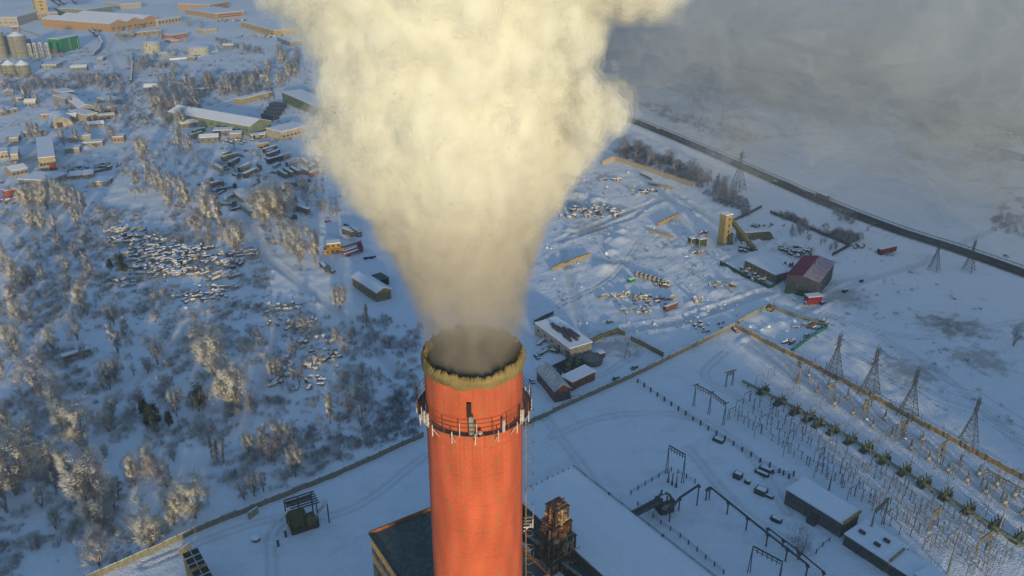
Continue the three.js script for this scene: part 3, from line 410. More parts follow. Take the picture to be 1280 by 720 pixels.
  scatter(26, [[120, 380], [330, 400], [370, 470], [300, 540], [190, 600], [150, 500]], ['lilac', 'brown', 'dark', 'dark', 'pale'], [14, 34], 'in the shaded field between thicket and fence', 'trees of the shaded left field', 6);
  scatter(22, [[330, 420], [440, 390], [525, 400], [525, 500], [430, 545], [350, 500]], ['lilac', 'pale', 'lilac', 'dark'], [14, 30], 'in the shaded wood left of the chimney', 'trees of the shaded wood', 7);
  scatter(26, [[-5, 240], [40, 245], [130, 300], [120, 400], [-5, 400]], ['pale', 'lilac', 'brown', 'brown', 'lilac'], [16, 34], 'on the scrubby slope at the left edge', 'trees of the left slope', 8);
  scatter(34, [[200, 100], [335, 95], [330, 125], [270, 122], [250, 150], [215, 165], [190, 130]], ['lilac', 'pale', 'brown', 'lilac'], [32, 58], 'in the belt behind the long green shed', 'trees of the belt behind the green shed', 9);
  scatter(22, [[0, 108], [150, 100], [160, 170], [120, 190], [0, 175]], ['lilac', 'brown', 'pale', 'lilac'], [30, 52], 'among the sheds at the upper left', 'trees among the upper left sheds', 10);
  scatter(14, [[335, 70], [376, 78], [385, 110], [335, 112]], ['pale', 'pale', 'lilac'], [50, 80], 'in the grove touching the plume at upper left', 'trees of the grove by the plume', 12);
  scatter(16, [[150, 40], [260, 25], [265, 42], [160, 100], [140, 95]], ['lilac', 'brown'], [30, 50], 'around the white storage tanks', 'trees around the storage tanks', 13);
  scatter(26, [[770, 188], [805, 190], [880, 224], [932, 258], [900, 256], [868, 232], [790, 201]], ['dark', 'lilac', 'dark', 'brown'], [26, 44], 'in the hedge behind the pale yard wall', 'trees of the hedge behind the yard wall', 14);
  scatter(14, [[350, 235], [400, 235], [430, 270], [400, 285], [350, 270]], ['lilac', 'dark', 'brown'], [22, 36], 'beside the truck yard at the plume edge', 'trees beside the truck yard', 15);
  scatter(16, [[975, 272], [1060, 300], [1040, 318], [975, 290]], ['brown', 'dark', 'lilac'], [12, 18], 'in the scrub along the dark yard fence', 'bushes along the dark yard fence', 16);
  scatter(10, [[1030, 250], [1090, 285], [1080, 292], [1020, 262]], ['brown', 'dark'], [12, 20], 'on the bank beside the highway', 'bushes beside the highway', 17);
  // undergrowth nobody could count
  const gs = [0, 1, 2].map((k) => { const R = rng(600 + k), tw = []; for (let i = 0; i < 110; i++) { const a = R() * 6.28, q = Math.sqrt(R()) * 0.8, o = new THREE.Vector3(Math.cos(a) * q, R() * 0.5, Math.sin(a) * q), d = new THREE.Vector3(Math.cos(a) * 0.5 + R() - 0.5, 1, Math.sin(a) * 0.5 + R() - 0.5).normalize(); tw.push([o, d, 0.35 + R() * 0.7, 0.03 + R() * 0.045, 0.75 + 0.5 * R(), o.clone().add(new THREE.Vector3(0, 0.6, 0)).normalize()]); } return crownGeo(tw); });
  const zones = [[THICK, 3600, ['lilac', 'pale', 'brown'], 'low frosted undergrowth filling the lower left waste land'], [NORTH, 2400, ['lilac', 'brown', 'pale'], 'low frosted scrub over the upper left waste land'], [T([[690, 200], [960, 290], [1100, 300], [1280, 420], [1280, 590], [1000, 420], [940, 400], [700, 440]]), 500, ['brown', 'dark'], 'sparse dry weeds in the snow right of the plume']];
  scatter(14, [[1150, 120], [1280, 140], [1280, 200], [1190, 180]], ['dark', 'brown'], [26, 40], 'round the hazy works beyond the highway', 'trees round the hazy works', 21);
  scatter(10, [[800, 95], [900, 105], [940, 135], [850, 130]], ['dark', 'brown'], [26, 40], 'in the hazy field beyond the highway', 'trees of the hazy field', 22);
  const rb = [0, 1, 2, 3].map((k) => { const R = rng(660 + k), tw = []; for (let i = 0; i < 420; i++) { const d = new THREE.Vector3(R() - 0.5, R() * 0.9 - 0.15, R() - 0.5).normalize(), lump = 0.75 + 0.35 * n3(d.x * 2 + k * 7, d.y * 2, d.z * 2), q = (0.45 + 0.5 * Math.sqrt(R())) * lump, o = new THREE.Vector3(d.x * q, Math.max(0.03, d.y * q * 1.15 + 0.1), d.z * q); tw.push([o, d.clone().add(new THREE.Vector3(R() - 0.5, R() * 0.6, R() - 0.5)).normalize(), 0.16 + R() * 0.28, 0.018 + R() * 0.03, 0.7 + 0.5 * R(), d.clone().add(new THREE.Vector3(0, 0.2, 0)).normalize()]); } return crownGeo(tw); });
  for (const [P, n, kinds, label, q] of [[[[1140, 150], [1215, 160], [1275, 200], [1240, 205], [1180, 180]], 90, ['dark', 'brown'], 'hazy scrub among the works beyond the highway', 1.3], [[[780, 120], [880, 150], [960, 175], [930, 180], [850, 158]], 120, ['dark', 'brown'], 'hazy scrub strip along the far side of the highway', 0.9], [[[-30, 330], [130, 300], [250, 400], [330, 420], [340, 470], [250, 560], [140, 715], [-40, 735]], 170, ['pale', 'pale', 'lilac', 'brown'], 'mass of rounded frosted bushes in the lower left thicket', 1.05], [[[-30, 240], [130, 250], [140, 300], [60, 340], [-30, 330]], 50, ['lilac', 'pale', 'pale'], 'mass of rounded frosted bushes on the left slope', 1], [[[280, 420], [440, 400], [440, 480], [330, 540], [260, 520]], 60, ['lilac', 'pale', 'lilac'], 'rounded frosted bushes in the shaded left field', 0.85], [[[180, 170], [340, 190], [300, 260], [170, 255], [140, 200]], 120, ['lilac', 'pale'], 'rounded frosted bushes left of the truck yard', 0.85], [[[0, 96], [150, 94], [158, 108], [0, 114]], 420, ['lilac', 'brown'], 'hazy belt of frosted scrub below the silos', 1], [[[185, 108], [330, 92], [345, 128], [262, 120], [240, 148], [210, 160], [188, 132]], 620, ['lilac', 'brown', 'pale'], 'brownish thicket behind the long green shed', 1.3], [[[165, 72], [225, 82], [222, 88], [172, 84]], 130, ['pale', 'brown'], 'strip of frosted scrub before the storage tanks', 0.9], [[[268, 48], [325, 60], [330, 70], [275, 58]], 160, ['brown', 'lilac'], 'brown scrub bank right of the storage tanks', 0.9], [[[765, 184], [800, 186], [880, 220], [935, 254], [934, 272], [885, 250], [868, 233], [815, 209], [772, 197]], 360, ['dark', 'lilac', 'dark'], 'dark frosted hedge mass behind the pale yard wall', 1], [[[978, 268], [1075, 298], [1062, 306], [965, 268]], 150, ['brown', 'dark'], 'brownish scrub along the dark yard fence', 0.7], [[[1015, 248], [1095, 284], [1085, 290], [1010, 256]], 90, ['brown', 'dark'], 'brownish scrub on the highway bank', 0.7], [[[440, 395], [525, 405], [525, 505], [470, 520], [430, 470]], 150, ['lilac', 'lilac', 'pale'], 'shaded frosted scrub wood left of the chimney', 0.75], [[[130, 115], [160, 100], [215, 128], [200, 165], [150, 165], [118, 148]], 180, ['lilac', 'brown'], 'scrub around the snow lane at upper left', 0.9], [[[400, 520], [520, 500], [525, 545], [420, 565], [330, 590], [330, 575]], 200, ['dark', 'lilac'], 'grey frosted scrub along the concrete fence', 0.6], [[[610, 165], [640, 150], [755, 165], [750, 185], [690, 195]], 160, ['brown', 'lilac'], 'reddish scrub behind the plume near the highway', 1], [[[1260, 240], [1290, 262], [1290, 300], [1230, 285]], 60, ['brown'], 'reddish scrub in the haze at the right edge', 0.9]]) { const W = T(P), R = rng(n + P[0][0] * 3), xs = W.map((p) => p[0]), zs = W.map((p) => p[1]), b = [Math.min(...xs), Math.max(...xs), Math.min(...zs), Math.max(...zs)], per = kinds.map(() => []); let g = 0, c = 0; while (c < n && g++ < n * 20) { const x = lerp(b[0], b[1], R()), z = lerp(b[2], b[3], R()); if (!inPoly(x, z, W) || n2(x / 22, z / 22 + 9) < -0.45) continue; c++; per[Math.floor(R() * kinds.length)].push([x, z, (1.2 + R() * R() * 2.8) * q, R() * 6.28]); }
    const grp = new THREE.Group(); grp.name = numbered('scrub_belt'); tag(grp, label, 'scrub', null, 'stuff'); scene.add(grp);
    per.forEach((p, k) => { if (!p.length) return; const im = new THREE.InstancedMesh(rb[(k + n) % 4], LEAF[kinds[k]], p.length), m = new THREE.Matrix4(), qq = new THREE.Quaternion(), up = new THREE.Vector3(0, 1, 0); p.forEach(([x, z, s, a], i) => im.setMatrixAt(i, m.compose(new THREE.Vector3(x, H(x, z), z), qq.setFromAxisAngle(up, a), new THREE.Vector3(s, s * 1.25, s)))); im.name = 'brush'; im.userData.kind = 'stuff'; grp.add(im); }); }
  zones.forEach(([poly, n, kinds, label], zi) => {
    const R = rng(900 + zi), xs = poly.map((p) => p[0]), zs = poly.map((p) => p[1]), box = [Math.min(...xs), Math.max(...xs), Math.min(...zs), Math.max(...zs)], per = kinds.map(() => []); let g = 0;
    while (per.reduce((s, p) => s + p.length, 0) < n && g++ < n * 12) { const x = lerp(box[0], box[1], R()), z = lerp(box[2], box[3], R()); if (!inPoly(x, z, poly)) continue; const v = n2(x / 35 + 3, z / 35) + 0.6 * n2(x / 11, z / 11 + 5); if (v < 0.05 + R() * 0.5 - (R() < 0.12 ? 1 : 0)) continue; let tr = 9; for (const [Lk, w] of TRACKS) tr = Math.min(tr, distTo(x, z, Lk) / w); if (tr < 1.2) continue; per[Math.floor(R() * kinds.length)].push([x, z, (0.5 + R() * R() * 2.2) * (zi === 2 ? 0.5 : 1), R() * 6.28]); }
    const grp = new THREE.Group(); grp.name = numbered('undergrowth'); tag(grp, label, 'undergrowth', null, 'stuff'); scene.add(grp);
    per.forEach((p, k) => { const im = new THREE.InstancedMesh(gs[k % 3], LEAF[kinds[k]], p.length), m = new THREE.Matrix4(), q = new THREE.Quaternion(), up = new THREE.Vector3(0, 1, 0); p.forEach(([x, z, s, a], i) => im.setMatrixAt(i, m.compose(new THREE.Vector3(x, H(x, z), z), q.setFromAxisAngle(up, a), new THREE.Vector3(s, s, s)))); im.name = 'brush'; im.userData.kind = 'stuff'; im.castShadow = im.receiveShadow = true; grp.add(im); });
  });
  console.log('trees', treeCount);
}
// ---------------------------------------------------------------- the power station site
const CONC = M(0.34, 0.33, 0.23), CONCL = M(0.50, 0.44, 0.31), STEEL = M(0.10, 0.115, 0.13, { rough: 0.6 }), DKGREEN = M(0.06, 0.11, 0.065), TEAL = M(0.03, 0.24, 0.24), GREY = M(0.30, 0.31, 0.32), LGREY = M(0.46, 0.47, 0.48), YEL = M(0.62, 0.42, 0.10), OCH = M(0.52, 0.39, 0.20), CREAM = M(0.62, 0.55, 0.42), BRICK = M(0.28, 0.11, 0.07), RED = M(0.45, 0.035, 0.03), ORANGE = M(0.62, 0.27, 0.07), BLUE = M(0.06, 0.12, 0.25), WHITE = M(0.74, 0.74, 0.73), BROWN = M(0.16, 0.09, 0.06), BLACK = M(0.025, 0.026, 0.028), RUST = M(0.38, 0.22, 0.12, { tex: 'rust' }), OLIVE = M(0.20, 0.19, 0.09), GREEN = M(0.02, 0.30, 0.08), WOOD = M(0.33, 0.22, 0.12), RIBG = M(0.36, 0.37, 0.38, { tex: 'rib' });
fence('long concrete panel fence climbing from the bottom left corner to behind the chimney', [[108, 728], [240, 668], [400, 603], [530, 547]], 2.8, { wall: CONC, base: true });
fence('concrete panel fence running from behind the chimney up to the yard corner', [[655, 532], [790, 472], [918, 409]], 2.8, { wall: CONC, base: true });
fence('sunlit ochre panel fence running down from the yard corner to the right edge', [[918, 409], [1100, 503], [1300, 612]], 2.8, { wall: M(0.44, 0.33, 0.17), base: true });
// the block in the lower left corner of the site: yellow wall with brown window bands, dark wet roof
{
  const b = bld({ name: 'power_house', label: 'yellow building with brown window bands and dark wet roof beside the chimney', A: [463, 669], B: [545, 790], C: [580, 606], h: 27, roofM: M(0.11, 0.135, 0.115, { rough: 0.3 }), wall: M(0.58, 0.40, 0.16) });
  for (let r = 0; r < 4; r++) { boxPart('window_band', M(0.13, 0.05, 0.035), b.t, 0, 22.2 - r * 4.6, b.d / 2, b.w - 1.2, 1.7, 0.14); for (let c = 0; c < Math.floor(b.w / 3.4); c++) boxPart('pane', GLASS, b.t.children[b.t.children.length - 1], (c + 0.5) * 3.4 - b.w / 2, 0.2, 0.07, 2.6, 1.3, 0.06); }
  for (const [x, z, w, d] of [[b.side * -b.w / 2, 0, 0.4, b.d + 0.4], [0, -b.d / 2, b.w, 0.4], [b.side * b.w / 2, 0, 0.4, b.d + 0.4]]) boxPart('parapet', M(0.45, 0.17, 0.06), b.t, x, 27.36, z, w, 0.7, d);
  boxPart('gutter_edge', M(0.05, 0.06, 0.075), b.t, 0, 27.36, b.d / 2 + 0.15, b.w, 0.5, 0.5);
  for (const q of [-0.2, -0.05]) boxPart('snow_streak', SNOW, b.t, b.side * b.w * q, 27.36, b.d * 0.1, 0.5, 0.03, b.d * 0.5, 0.4);
}
// big snow roof right of the chimney, its edge rail, the duct gap and the lower roof
const HALL = 12;
{
  const b = bld({ name: 'turbine_hall', label: 'wide hall with a flat roof under smooth snow right of the chimney', A: [717, 585], B: [905, 732], C: [640, 618], h: HALL, roofM: SNOW, wall: M(0.22, 0.2, 0.18), over: 0.1 });
  const e = new MB(), zz = b.d / 2; e.bar([-b.w / 2, HALL + 0.9, zz], [b.w / 2, HALL + 0.9, zz], 0.1).bar([-b.w / 2, HALL + 0.45, zz], [b.w / 2, HALL + 0.45, zz], 0.07); e.put('edge_rail', STEEL, b.t);
  for (let i = 0; i < 12; i++) boxPart('rail_post', STEEL, b.t, (i / 11 - 0.5) * b.w, HALL + 0.3, zz, i % 4 ? 0.12 : 0.4, 0.7, i % 4 ? 0.12 : 0.4);
  for (let i = 0; i < 12; i++) boxPart('rail_post', STEEL, b.t, -b.side * -b.w / 2, HALL + 0.3, (i / 11 - 0.5) * b.d, 0.16, i % 3 ? 0.5 : 0.9, 0.16);
}
{
  const A = G(640, 648, 10), B = G(770, 748, 10), dx = B[0] - A[0], dz = B[1] - A[1], L = Math.hypot(dx, dz), turn = Math.atan2(-dz, dx);
  const t = thing('pipe_rack', 'pale pipe and dark rack along the gap between the two snowy roofs', 'pipe rack', [(A[0] + B[0]) / 2, 0, (A[1] + B[1]) / 2], turn);
  new MB().cyl([-L / 2, 10.6, 1.7], [L / 2, 10.6, 1.7], 0.38, 0.38, 10).put('pipe', M(0.45, 0.41, 0.36), t); new MB().cyl([-L / 2, 9.8, 0.6], [L / 2, 9.8, 0.6], 0.28, 0.28, 8).put('pipe', M(0.2, 0.2, 0.2), t);
  for (const z of [-1.2, -0.2]) new MB().bar([-L / 2, 9.6, z], [L / 2, 9.6, z], 0.45).put('beam', M(0.12, 0.15, 0.18), t);
  for (let i = 0; i < 14; i++) boxPart('cross_beam', M(0.08, 0.09, 0.11), t, (i / 13 - 0.5) * L, 9.2, 0.2, 0.3, 0.35, 3.6);
  for (let i = 0; i < 7; i++) boxPart('support', STEEL, t, (i / 6 - 0.5) * L, -0.5, 0.2, 0.4, 9.7, 0.4);
  bld({ name: 'annex', label: 'lower flat snowy roof at the very foot of the chimney, bottom edge', A: [650, 676], B: [752, 760], C: [590, 720], h: 8.5, wall: M(0.25, 0.22, 0.2), over: 0.1 });
}
function rustTower(label, px, py, base, tiers, seed, s = 1) { // stepped rusty steel works hung with frosted ducts
  const R = rng(seed), [x, z] = G(px, py, base), t = thing('rusty_duct_tower', label, 'duct tower', [x, 0, z], 0.65);
  let y = base - 6, w = 11 * s, d = 8.5 * s;
  for (let k = 0; k < tiers; k++) {
    const h = 4.0 * s, tier = new THREE.Group(); tier.name = 'tier'; t.add(tier);
    boxPart('deck', BROWN, tier, 0, y + h - 0.2, 0, w + 0.6, 0.24, d + 0.6);
    boxPart('duct_casing', RUST, tier, (R() - 0.5) * 0.6, y, (R() - 0.5) * 0.6, w * 0.66, h - 0.25, d * 0.66, (R() - 0.5) * 0.1);
    for (const [a, b] of [[-1, -1], [1, -1], [1, 1], [-1, 1]]) boxPart('column', BROWN, tier, a * w / 2, y - (k ? 0 : 8), b * d / 2, 0.35, h + (k ? 0 : 8), 0.35);
    for (const b of [-1, 1]) { new MB().bar([-w / 2, y, b * d / 2], [w / 2, y + h, b * d / 2], 0.2).put('brace', BROWN, tier); new MB().bar([b * w / 2, y + h, -d / 2], [b * w / 2, y, d / 2], 0.2).put('brace', BROWN, tier); new MB().bar([-w / 2, y + h + 0.95, b * d / 2], [w / 2, y + h + 0.95, b * d / 2], 0.1).put('rail', OCH, tier); }
    for (let i = 0; i < 13; i++) { const a = R() * 6.28, q = 0.48 + 0.14 * R(), X = Math.cos(a) * w * q, Z = Math.sin(a) * d * q; new MB().cyl([X, y - 1, Z], [X * 0.92, y + h * (0.6 + R() * 0.6), Z * 0.92], 0.18 + 0.3 * R(), 0.16 + 0.2 * R(), 8).put('pipe', R() < 0.5 ? RUST : OCH, tier); }
    for (let i = 0; i < 14; i++) boxPart('frosted_box', R() < 0.4 ? M(0.45, 0.36, 0.25) : RUST, tier, (R() - 0.5) * w, y + R() * h * 0.6, d * 0.5 * (R() < 0.4 ? -1 : 1), 0.6 + R() * 1.4, 0.5 + R(), 0.5 + R() * 0.8, R());
    y += h; w *= 0.74; d *= 0.78;
  }
  new MB().cyl([0.4, y - 0.4, 0], [0.4, y + 0.5, 0], 0.6, 0.5, 10).put('vent_pipe', RUST, t);
}
rustTower('stepped rusty tower of frosted ducts rising between the snowy roofs', 695, 697, 9, 5, 31, 1.1);
rustTower('brown ducts and ladders showing just past the right flank of the chimney', 643, 640, 9, 3, 32, 0.7);
{ const [x, z] = G(768, 722, 10), t = thing('rusty_drum', 'round rusty drum with a snowy lid at the bottom edge', 'tank', [x, 0, z]); new MB().cyl([0, -0.5, 0], [0, 10, 0], 3.4, 3.4, 24).put('shell', RUST, t); mesh('rim_pipe', new THREE.TorusGeometry(3.3, 0.5, 8, 28).rotateX(Math.PI / 2).translate(0, 10.2, 0), BROWN, t); new MB().cyl([0, 9.9, 0], [0, 10.25, 0], 2.5, 2.3, 20).put('snow_lid', SNOW, t); for (let i = 0; i < 6; i++) { const a = i * 1.05; new MB().cyl([Math.cos(a) * 3.6, 2, Math.sin(a) * 3.6], [Math.cos(a) * 3.6, 10.6 + (i % 2), Math.sin(a) * 3.6], 0.25).put('pipe', i % 2 ? DKGREEN : RUST, t); } }
// fan block bottom left, gantry house on the road, two posts
{
  const b = bld({ name: 'cooling_block', label: 'yellow walled block topped with dark square cells, bottom left', A: [228, 694], B: [252, 742], C: [247.5, 686.5], h: 7, wall: M(0.58, 0.42, 0.18), roofM: M(0.4, 0.36, 0.25), over: 0 });
  const nx = 6, nz = 2, cw = b.w / nx, cd = b.d / nz; for (let i = 0; i < nx; i++) for (let j = 0; j < nz; j++) boxPart('fan_cell', M(0.02, 0.03, 0.028, { rough: 0.5 }), b.t, (i + 0.5) * cw - b.w / 2, 7.36, (j + 0.5) * cd - b.d / 2, cw * 0.84, 0.2, cd * 0.88);
  for (let i = 1; i < nx; i++) boxPart('divider', i === 3 ? M(0.6, 0.45, 0.2) : WHITE, b.t, i * cw - b.w / 2, 7.37, 0, 0.22, i === 3 ? 1 : 0.35, b.d); boxPart('divider', WHITE, b.t, 0, 7.38, 0, b.w, 0.36, 0.2);
}
{
  const [x, z] = G(379, 656), t = thing('gantry_house', 'green brown timber gantry house with pale sloping chutes inside the fence', 'loading gantry', [x, H(x, z), z], 0.5);
  boxPart('cabin', M(0.17, 0.15, 0.05), t, -1.4, 0.4, 0.3, 4.6, 4.2, 4); boxPart('skirt', M(0.10, 0.08, 0.06), t, 0, -0.5, 0.4, 7, 2.2, 5); 
  for (const X of [-3.6, 0, 3.6]) for (const Z of [-2.6, 2.4]) boxPart('post', M(0.05, 0.06, 0.06), t, X, -0.5, Z, 0.3, 8.2, 0.3);
  for (let i = 0; i < 6; i++) boxPart('beam', M(0.045, 0.06, 0.055), t, 0.4, 7.5, -2.6 + i, 8, 0.3, 0.28);
  for (const y of [5.4, 6.4]) boxPart('beam', M(0.05, 0.06, 0.05), t, 0, y, -2.6, 7.4, 0.25, 0.2);
  new MB().hexa([[-6, 4.6, 1.8], [-3, 8, 1.8], [-3, 8, 1.1], [-6, 4.6, 1.1], [-6, 5, 1.8], [-3, 8.4, 1.8], [-3, 8.4, 1.1], [-6, 5, 1.1]]).put('chute', WHITE, t); new MB().hexa([[3, 3.6, 3], [6.6, 7, 3], [6.6, 7, 2.1], [3, 3.6, 2.1], [3, 4, 3], [6.6, 7.4, 3], [6.6, 7.4, 2.1], [3, 4, 2.1]]).put('chute', WHITE, t); boxPart('leg', STEEL, t, 6.4, -0.5, 2.5, 0.3, 7.5, 0.3); boxPart('hopper', M(0.2, 0.17, 0.07), t, 1.6, 2.2, 2.8, 2.2, 2, 1.6);
}
for (const [px, py, w] of [[348, 682, 'lower left'], [357.5, 671, 'upper right']]) { const [x, z] = G(px, py), t = thing('bollard_post', `short dark post in the snow, ${w} of the two below the gantry house`, 'post', [x, H(x, z) - 0.3, z]); boxPart('shaft', STEEL, t, 0, 0, 0, 0.5, 2.7, 0.5); boxPart('cap', SNOW, t, 0, 2.7, 0, 0.55, 0.15, 0.55); }
{ const [x, z] = G(320, 675), t = thing('tank_hatch', 'small snowy round hatch catching the sun left of the two posts', 'hatch', [x, H(x, z) - 0.3, z]); new MB().cyl([0, 0, 0], [0, 1.2, 0], 1.1, 1.0, 14).put('shell', GREY, t); mesh('snow_cap', new THREE.SphereGeometry(1.15, 16, 8, 0, 6.2832, 0, 1.5).scale(1, 0.6, 1).translate(0, 1.15, 0), SNOW, t); }
for (const [p, q, w] of [[[232, 690], [238, 686], 'beside the dark cell block'], [[317, 645], [323, 641], 'left of the gantry house']]) { const [x, z] = G(...p), t = thing('concrete_slab', `short upright concrete slab lit by the sun ${w}`, 'slab', [x, H(x, z) - 0.2, z], px2turn(p, q)); boxPart('slab', CONCL, t, 0, 0, 0, 3.2, 2.4, 0.3); boxPart('snow_top', SNOW, t, 0, 2.4, 0, 3, 0.12, 0.34); }
// long substation hall in three steps at the lower right
{
  const b = bld({ name: 'control_hall', label: 'long grey hall with stepped snowy roof, taller end nearest the middle', A: [983, 612], B: [1053, 655], C: [1003, 597], h: 4.6, wall: M(0.16, 0.17, 0.155), roofM: SNOW, win: [['front', 1, 9, 1.3, 1.0, 1.8]] });
  boxPart('firewall', M(0.60, 0.38, 0.14), b.t, -b.side * b.w / 2 - b.side * 0.2, 4.36, 0, 0.45, 0.9, b.d);
  boxPart('porch', M(0.1, 0.11, 0.12), b.t, b.w * 0.05, -0.5, b.d / 2 + 1.0, 2.4, 2.2, 1.8);
  bld({ name: 'control_hall', label: 'middle lower stretch of the long grey hall with roof vents', A: [1056, 668], B: [1110, 703], C: [1078, 648], h: 3.4, wall: M(0.12, 0.14, 0.11), win: [['front', 1, 10, 1.1, 0.9, 1.3]], vents: [[-0.6, 0.2], [0.2, 0.4], [0.3, -0.3]] });
  bld({ name: 'control_hall', label: 'last stretch of the long grey hall behind an orange firewall', A: [1112, 705], B: [1180, 748], C: [1131, 688], h: 3.3, wall: M(0.12, 0.13, 0.11), win: [['front', 1, 9, 1.1, 0.9, 1.3]] });
  const [fx, fz] = G(1121, 696, 3.3), fw = thing('firewall', 'orange topped firewall between the two lower stretches of the long hall', 'wall', [fx, 0, fz], px2turn([1112, 704], [1130, 689])); boxPart('slab', M(0.60, 0.38, 0.14), fw, 0, -0.5, 0, 7, 4.5, 0.4); boxPart('coping', OCH, fw, 0, 4.0, 0, 7.1, 0.15, 0.5);
  bld({ name: 'control_house', label: 'taller pale snowy roof at the bottom right corner behind the long hall', A: [1144, 718], B: [1200, 760], C: [1160, 704], h: 5, wall: M(0.3, 0.3, 0.29) });
  railFence('dark kinked guard rail from the hall to the bush', [[1041, 673], [1024, 686], [1016, 698]], 1.2, { m: STEEL });
}
// ---------------------------------------------------------------- pipes and portals in the snowy yard
function pipeline(label, stations, r, every, m = STEEL, name = 'pipeline', n2x = 0) { // stations: [px, py, height]
  const P = stations.map(([a, b, h]) => { const [x, z] = G(a, b, h); return [x, h, z]; }), o = P[0], t = thing(name, label, 'pipeline', [o[0], 0, o[2]]), L = P.map((p) => [p[0] - o[0], p[1], p[2] - o[2]]);
  for (let k = 0; k <= n2x; k++) new MB().path(L.map(([x, y, z]) => [x, y, z + k * 1.5]), r, 8).put('pipe', m, t);
  for (let i = 0; i + 1 < L.length; i++) { const A = L[i], B = L[i + 1], d = Math.hypot(B[0] - A[0], B[2] - A[2]), n = Math.max(1, Math.round(d / every)); for (let k = i ? 0 : 0; k <= n; k++) { if (k === n && i + 2 < L.length) continue; const q = k / n, X = lerp(A[0], B[0], q), Z = lerp(A[2], B[2], q), Y = lerp(A[1], B[1], q); boxPart('support', m, t, X, -0.4, Z, 0.3, Y + 0.4, 0.3); boxPart('saddle', m, t, X, Y - r - 0.3, Z, 0.9, 0.25, 0.9); } }
  return t;
}
pipeline('pair of dark pipes on legs leading from the hall edge to the green valve house', [[790, 641, 3.6], [826, 622, 3.6]], 0.55, 8, M(0.10, 0.12, 0.13), 'pipeline', 1);
pipeline('dark pipe rising from the valve house to a portal in the yard', [[838, 637, 4], [850, 622, 4.5], [874, 606, 7]], 0.34, 7);
pipeline('long dark pipe on short legs descending to the bottom right of the yard', [[884, 611, 4], [888, 609, 4.2], [960, 667, 4.2], [1010, 706, 4.2]], 0.3, 6.5);
pipeline('dark pipe on legs beyond the right end of the yard', [[960, 660, 2.5], [1000, 690, 2.5], [1030, 715, 2.5]], 0.22, 6);
{ const [x, z] = G(830, 637), t = thing('valve_house', 'dark green valve cluster where the yard pipes meet', 'valve house', [x, H(x, z), z], 0.4); boxPart('body', DKGREEN, t, 0, -0.3, 0, 4.2, 4.2, 3.6); for (let i = 0; i < 7; i++) { const a = i * 0.9; new MB().cyl([Math.cos(a) * 2.2, 0, Math.sin(a) * 2], [Math.cos(a) * 1.5, 4.8 + (i % 3) * 0.5, Math.sin(a) * 1.4], 0.3, 0.25, 8).put('valve', i % 2 ? DKGREEN : OLIVE, t); } boxPart('ramp', M(0.3, 0.32, 0.33), t, -1, 3.2, 2.4, 3.4, 0.25, 1.2, 0.5); boxPart('snow_cap', SNOW, t, 0, 3.95, 0, 2.4, 0.25, 2.2); }
railFence('low dark post fence, back edge of the small pipe compound', [[784, 621], [836, 589], [842, 589]], 1.4); railFence('low dark post fence, right edge of the small pipe compound', [[842, 589], [874, 607]], 1.4); railFence('low dark post fence, front edge of the small pipe compound', [[792, 627], [802, 636], [831, 659], [845, 668], [910, 722]], 1.4);
railFence('long line of short dark posts crossing the snowy yard', [[793, 476], [890, 541], [992, 602], [1022, 620]], 1.5, { step: 3.4, post: 0.4 }); railFence('short line of dark posts left of the long hall roof', [[960, 592], [998, 596]], 1.5, { post: 0.4 });
function portal(label, base, hpx, m = STEEL, { beam = 0.3, group, lean = 0 } = {}) { // base: foot of each leg in the picture
  const P = base.map((b) => G(...b)), [bx, bz] = base[0], depth = EYE * SP - P[0][1] * CP, h = hpx * depth / FOC / Math.cos(Math.atan2(EYE, Math.hypot(...P[0]))), t = thing('portal_frame', label, 'portal frame', [P[0][0], 0, P[0][1]], 0, group), Q = P.map(([x, z]) => [x - P[0][0], z - P[0][1]]);
  Q.forEach(([x, z], i) => { new MB().bar([x - 0.35, -0.4, z], [x, h, z], 0.2, 0.17).put('leg', m, t); new MB().bar([x + 0.35, -0.4, z], [x, h, z], 0.19, 0.16).put('leg', m, t); boxPart('footing', SNOW, t, x, -0.3, z, 1.0, 0.4, 0.8); if (lean) boxPart('cross_arm', m, t, x, h - 0.2, z, 2.4, 0.25, 0.25, lean); });
  for (let i = 0; i + 1 < Q.length; i++) { const a = Q[i], b = Q[i + 1]; new MB().bar([a[0], h, a[1]], [b[0], h, b[1]], beam).put('beam', m, t); new MB().bar([a[0], h - 0.9, a[1]], [b[0], h - 0.9, b[1]], beam * 0.5).put('beam', m, t); for (let k = 1; k < 6; k++) { const q = k / 6, X = lerp(a[0], b[0], q), Z = lerp(a[1], b[1], q); new MB().cyl([X, h - 0.2, Z], [X, h - 1.7, Z], 0.11, 0.11, 6).put('insulator', M(0.16, 0.13, 0.11), t); } }
  return t;
}
portal('three legged dark portal at the top of the snowy yard', [[867, 508], [886, 518], [904, 532]], 27, STEEL, { lean: 0.5 }); portal('small double portal behind the three legged one', [[907, 484], [915, 482]], 19, STEEL, { lean: 0.5 });
portal('two legged dark portal over the small pipe compound', [[833, 592], [853, 604]], 34); portal('dark portal frame at the bottom edge of the yard', [[936, 716], [972, 736]], 32);
for (let i = 0; i < 3; i++) { const [x, z] = G(835 + i * 5, 603 + i * 3), t = thing('surge_arrester', ['left one of the three thin dark posts under the yard portal', 'middle one of the three thin dark posts under the yard portal', 'right one of the three thin dark posts under the yard portal'][i], 'post', [x, H(x, z), z]); boxPart('base', STEEL, t, 0, -0.3, 0, 0.5, 1.6, 0.5); new MB().cyl([0, 1.3, 0], [0, 4, 0], 0.18, 0.14, 8).put('insulator', M(0.2, 0.16, 0.14), t); }
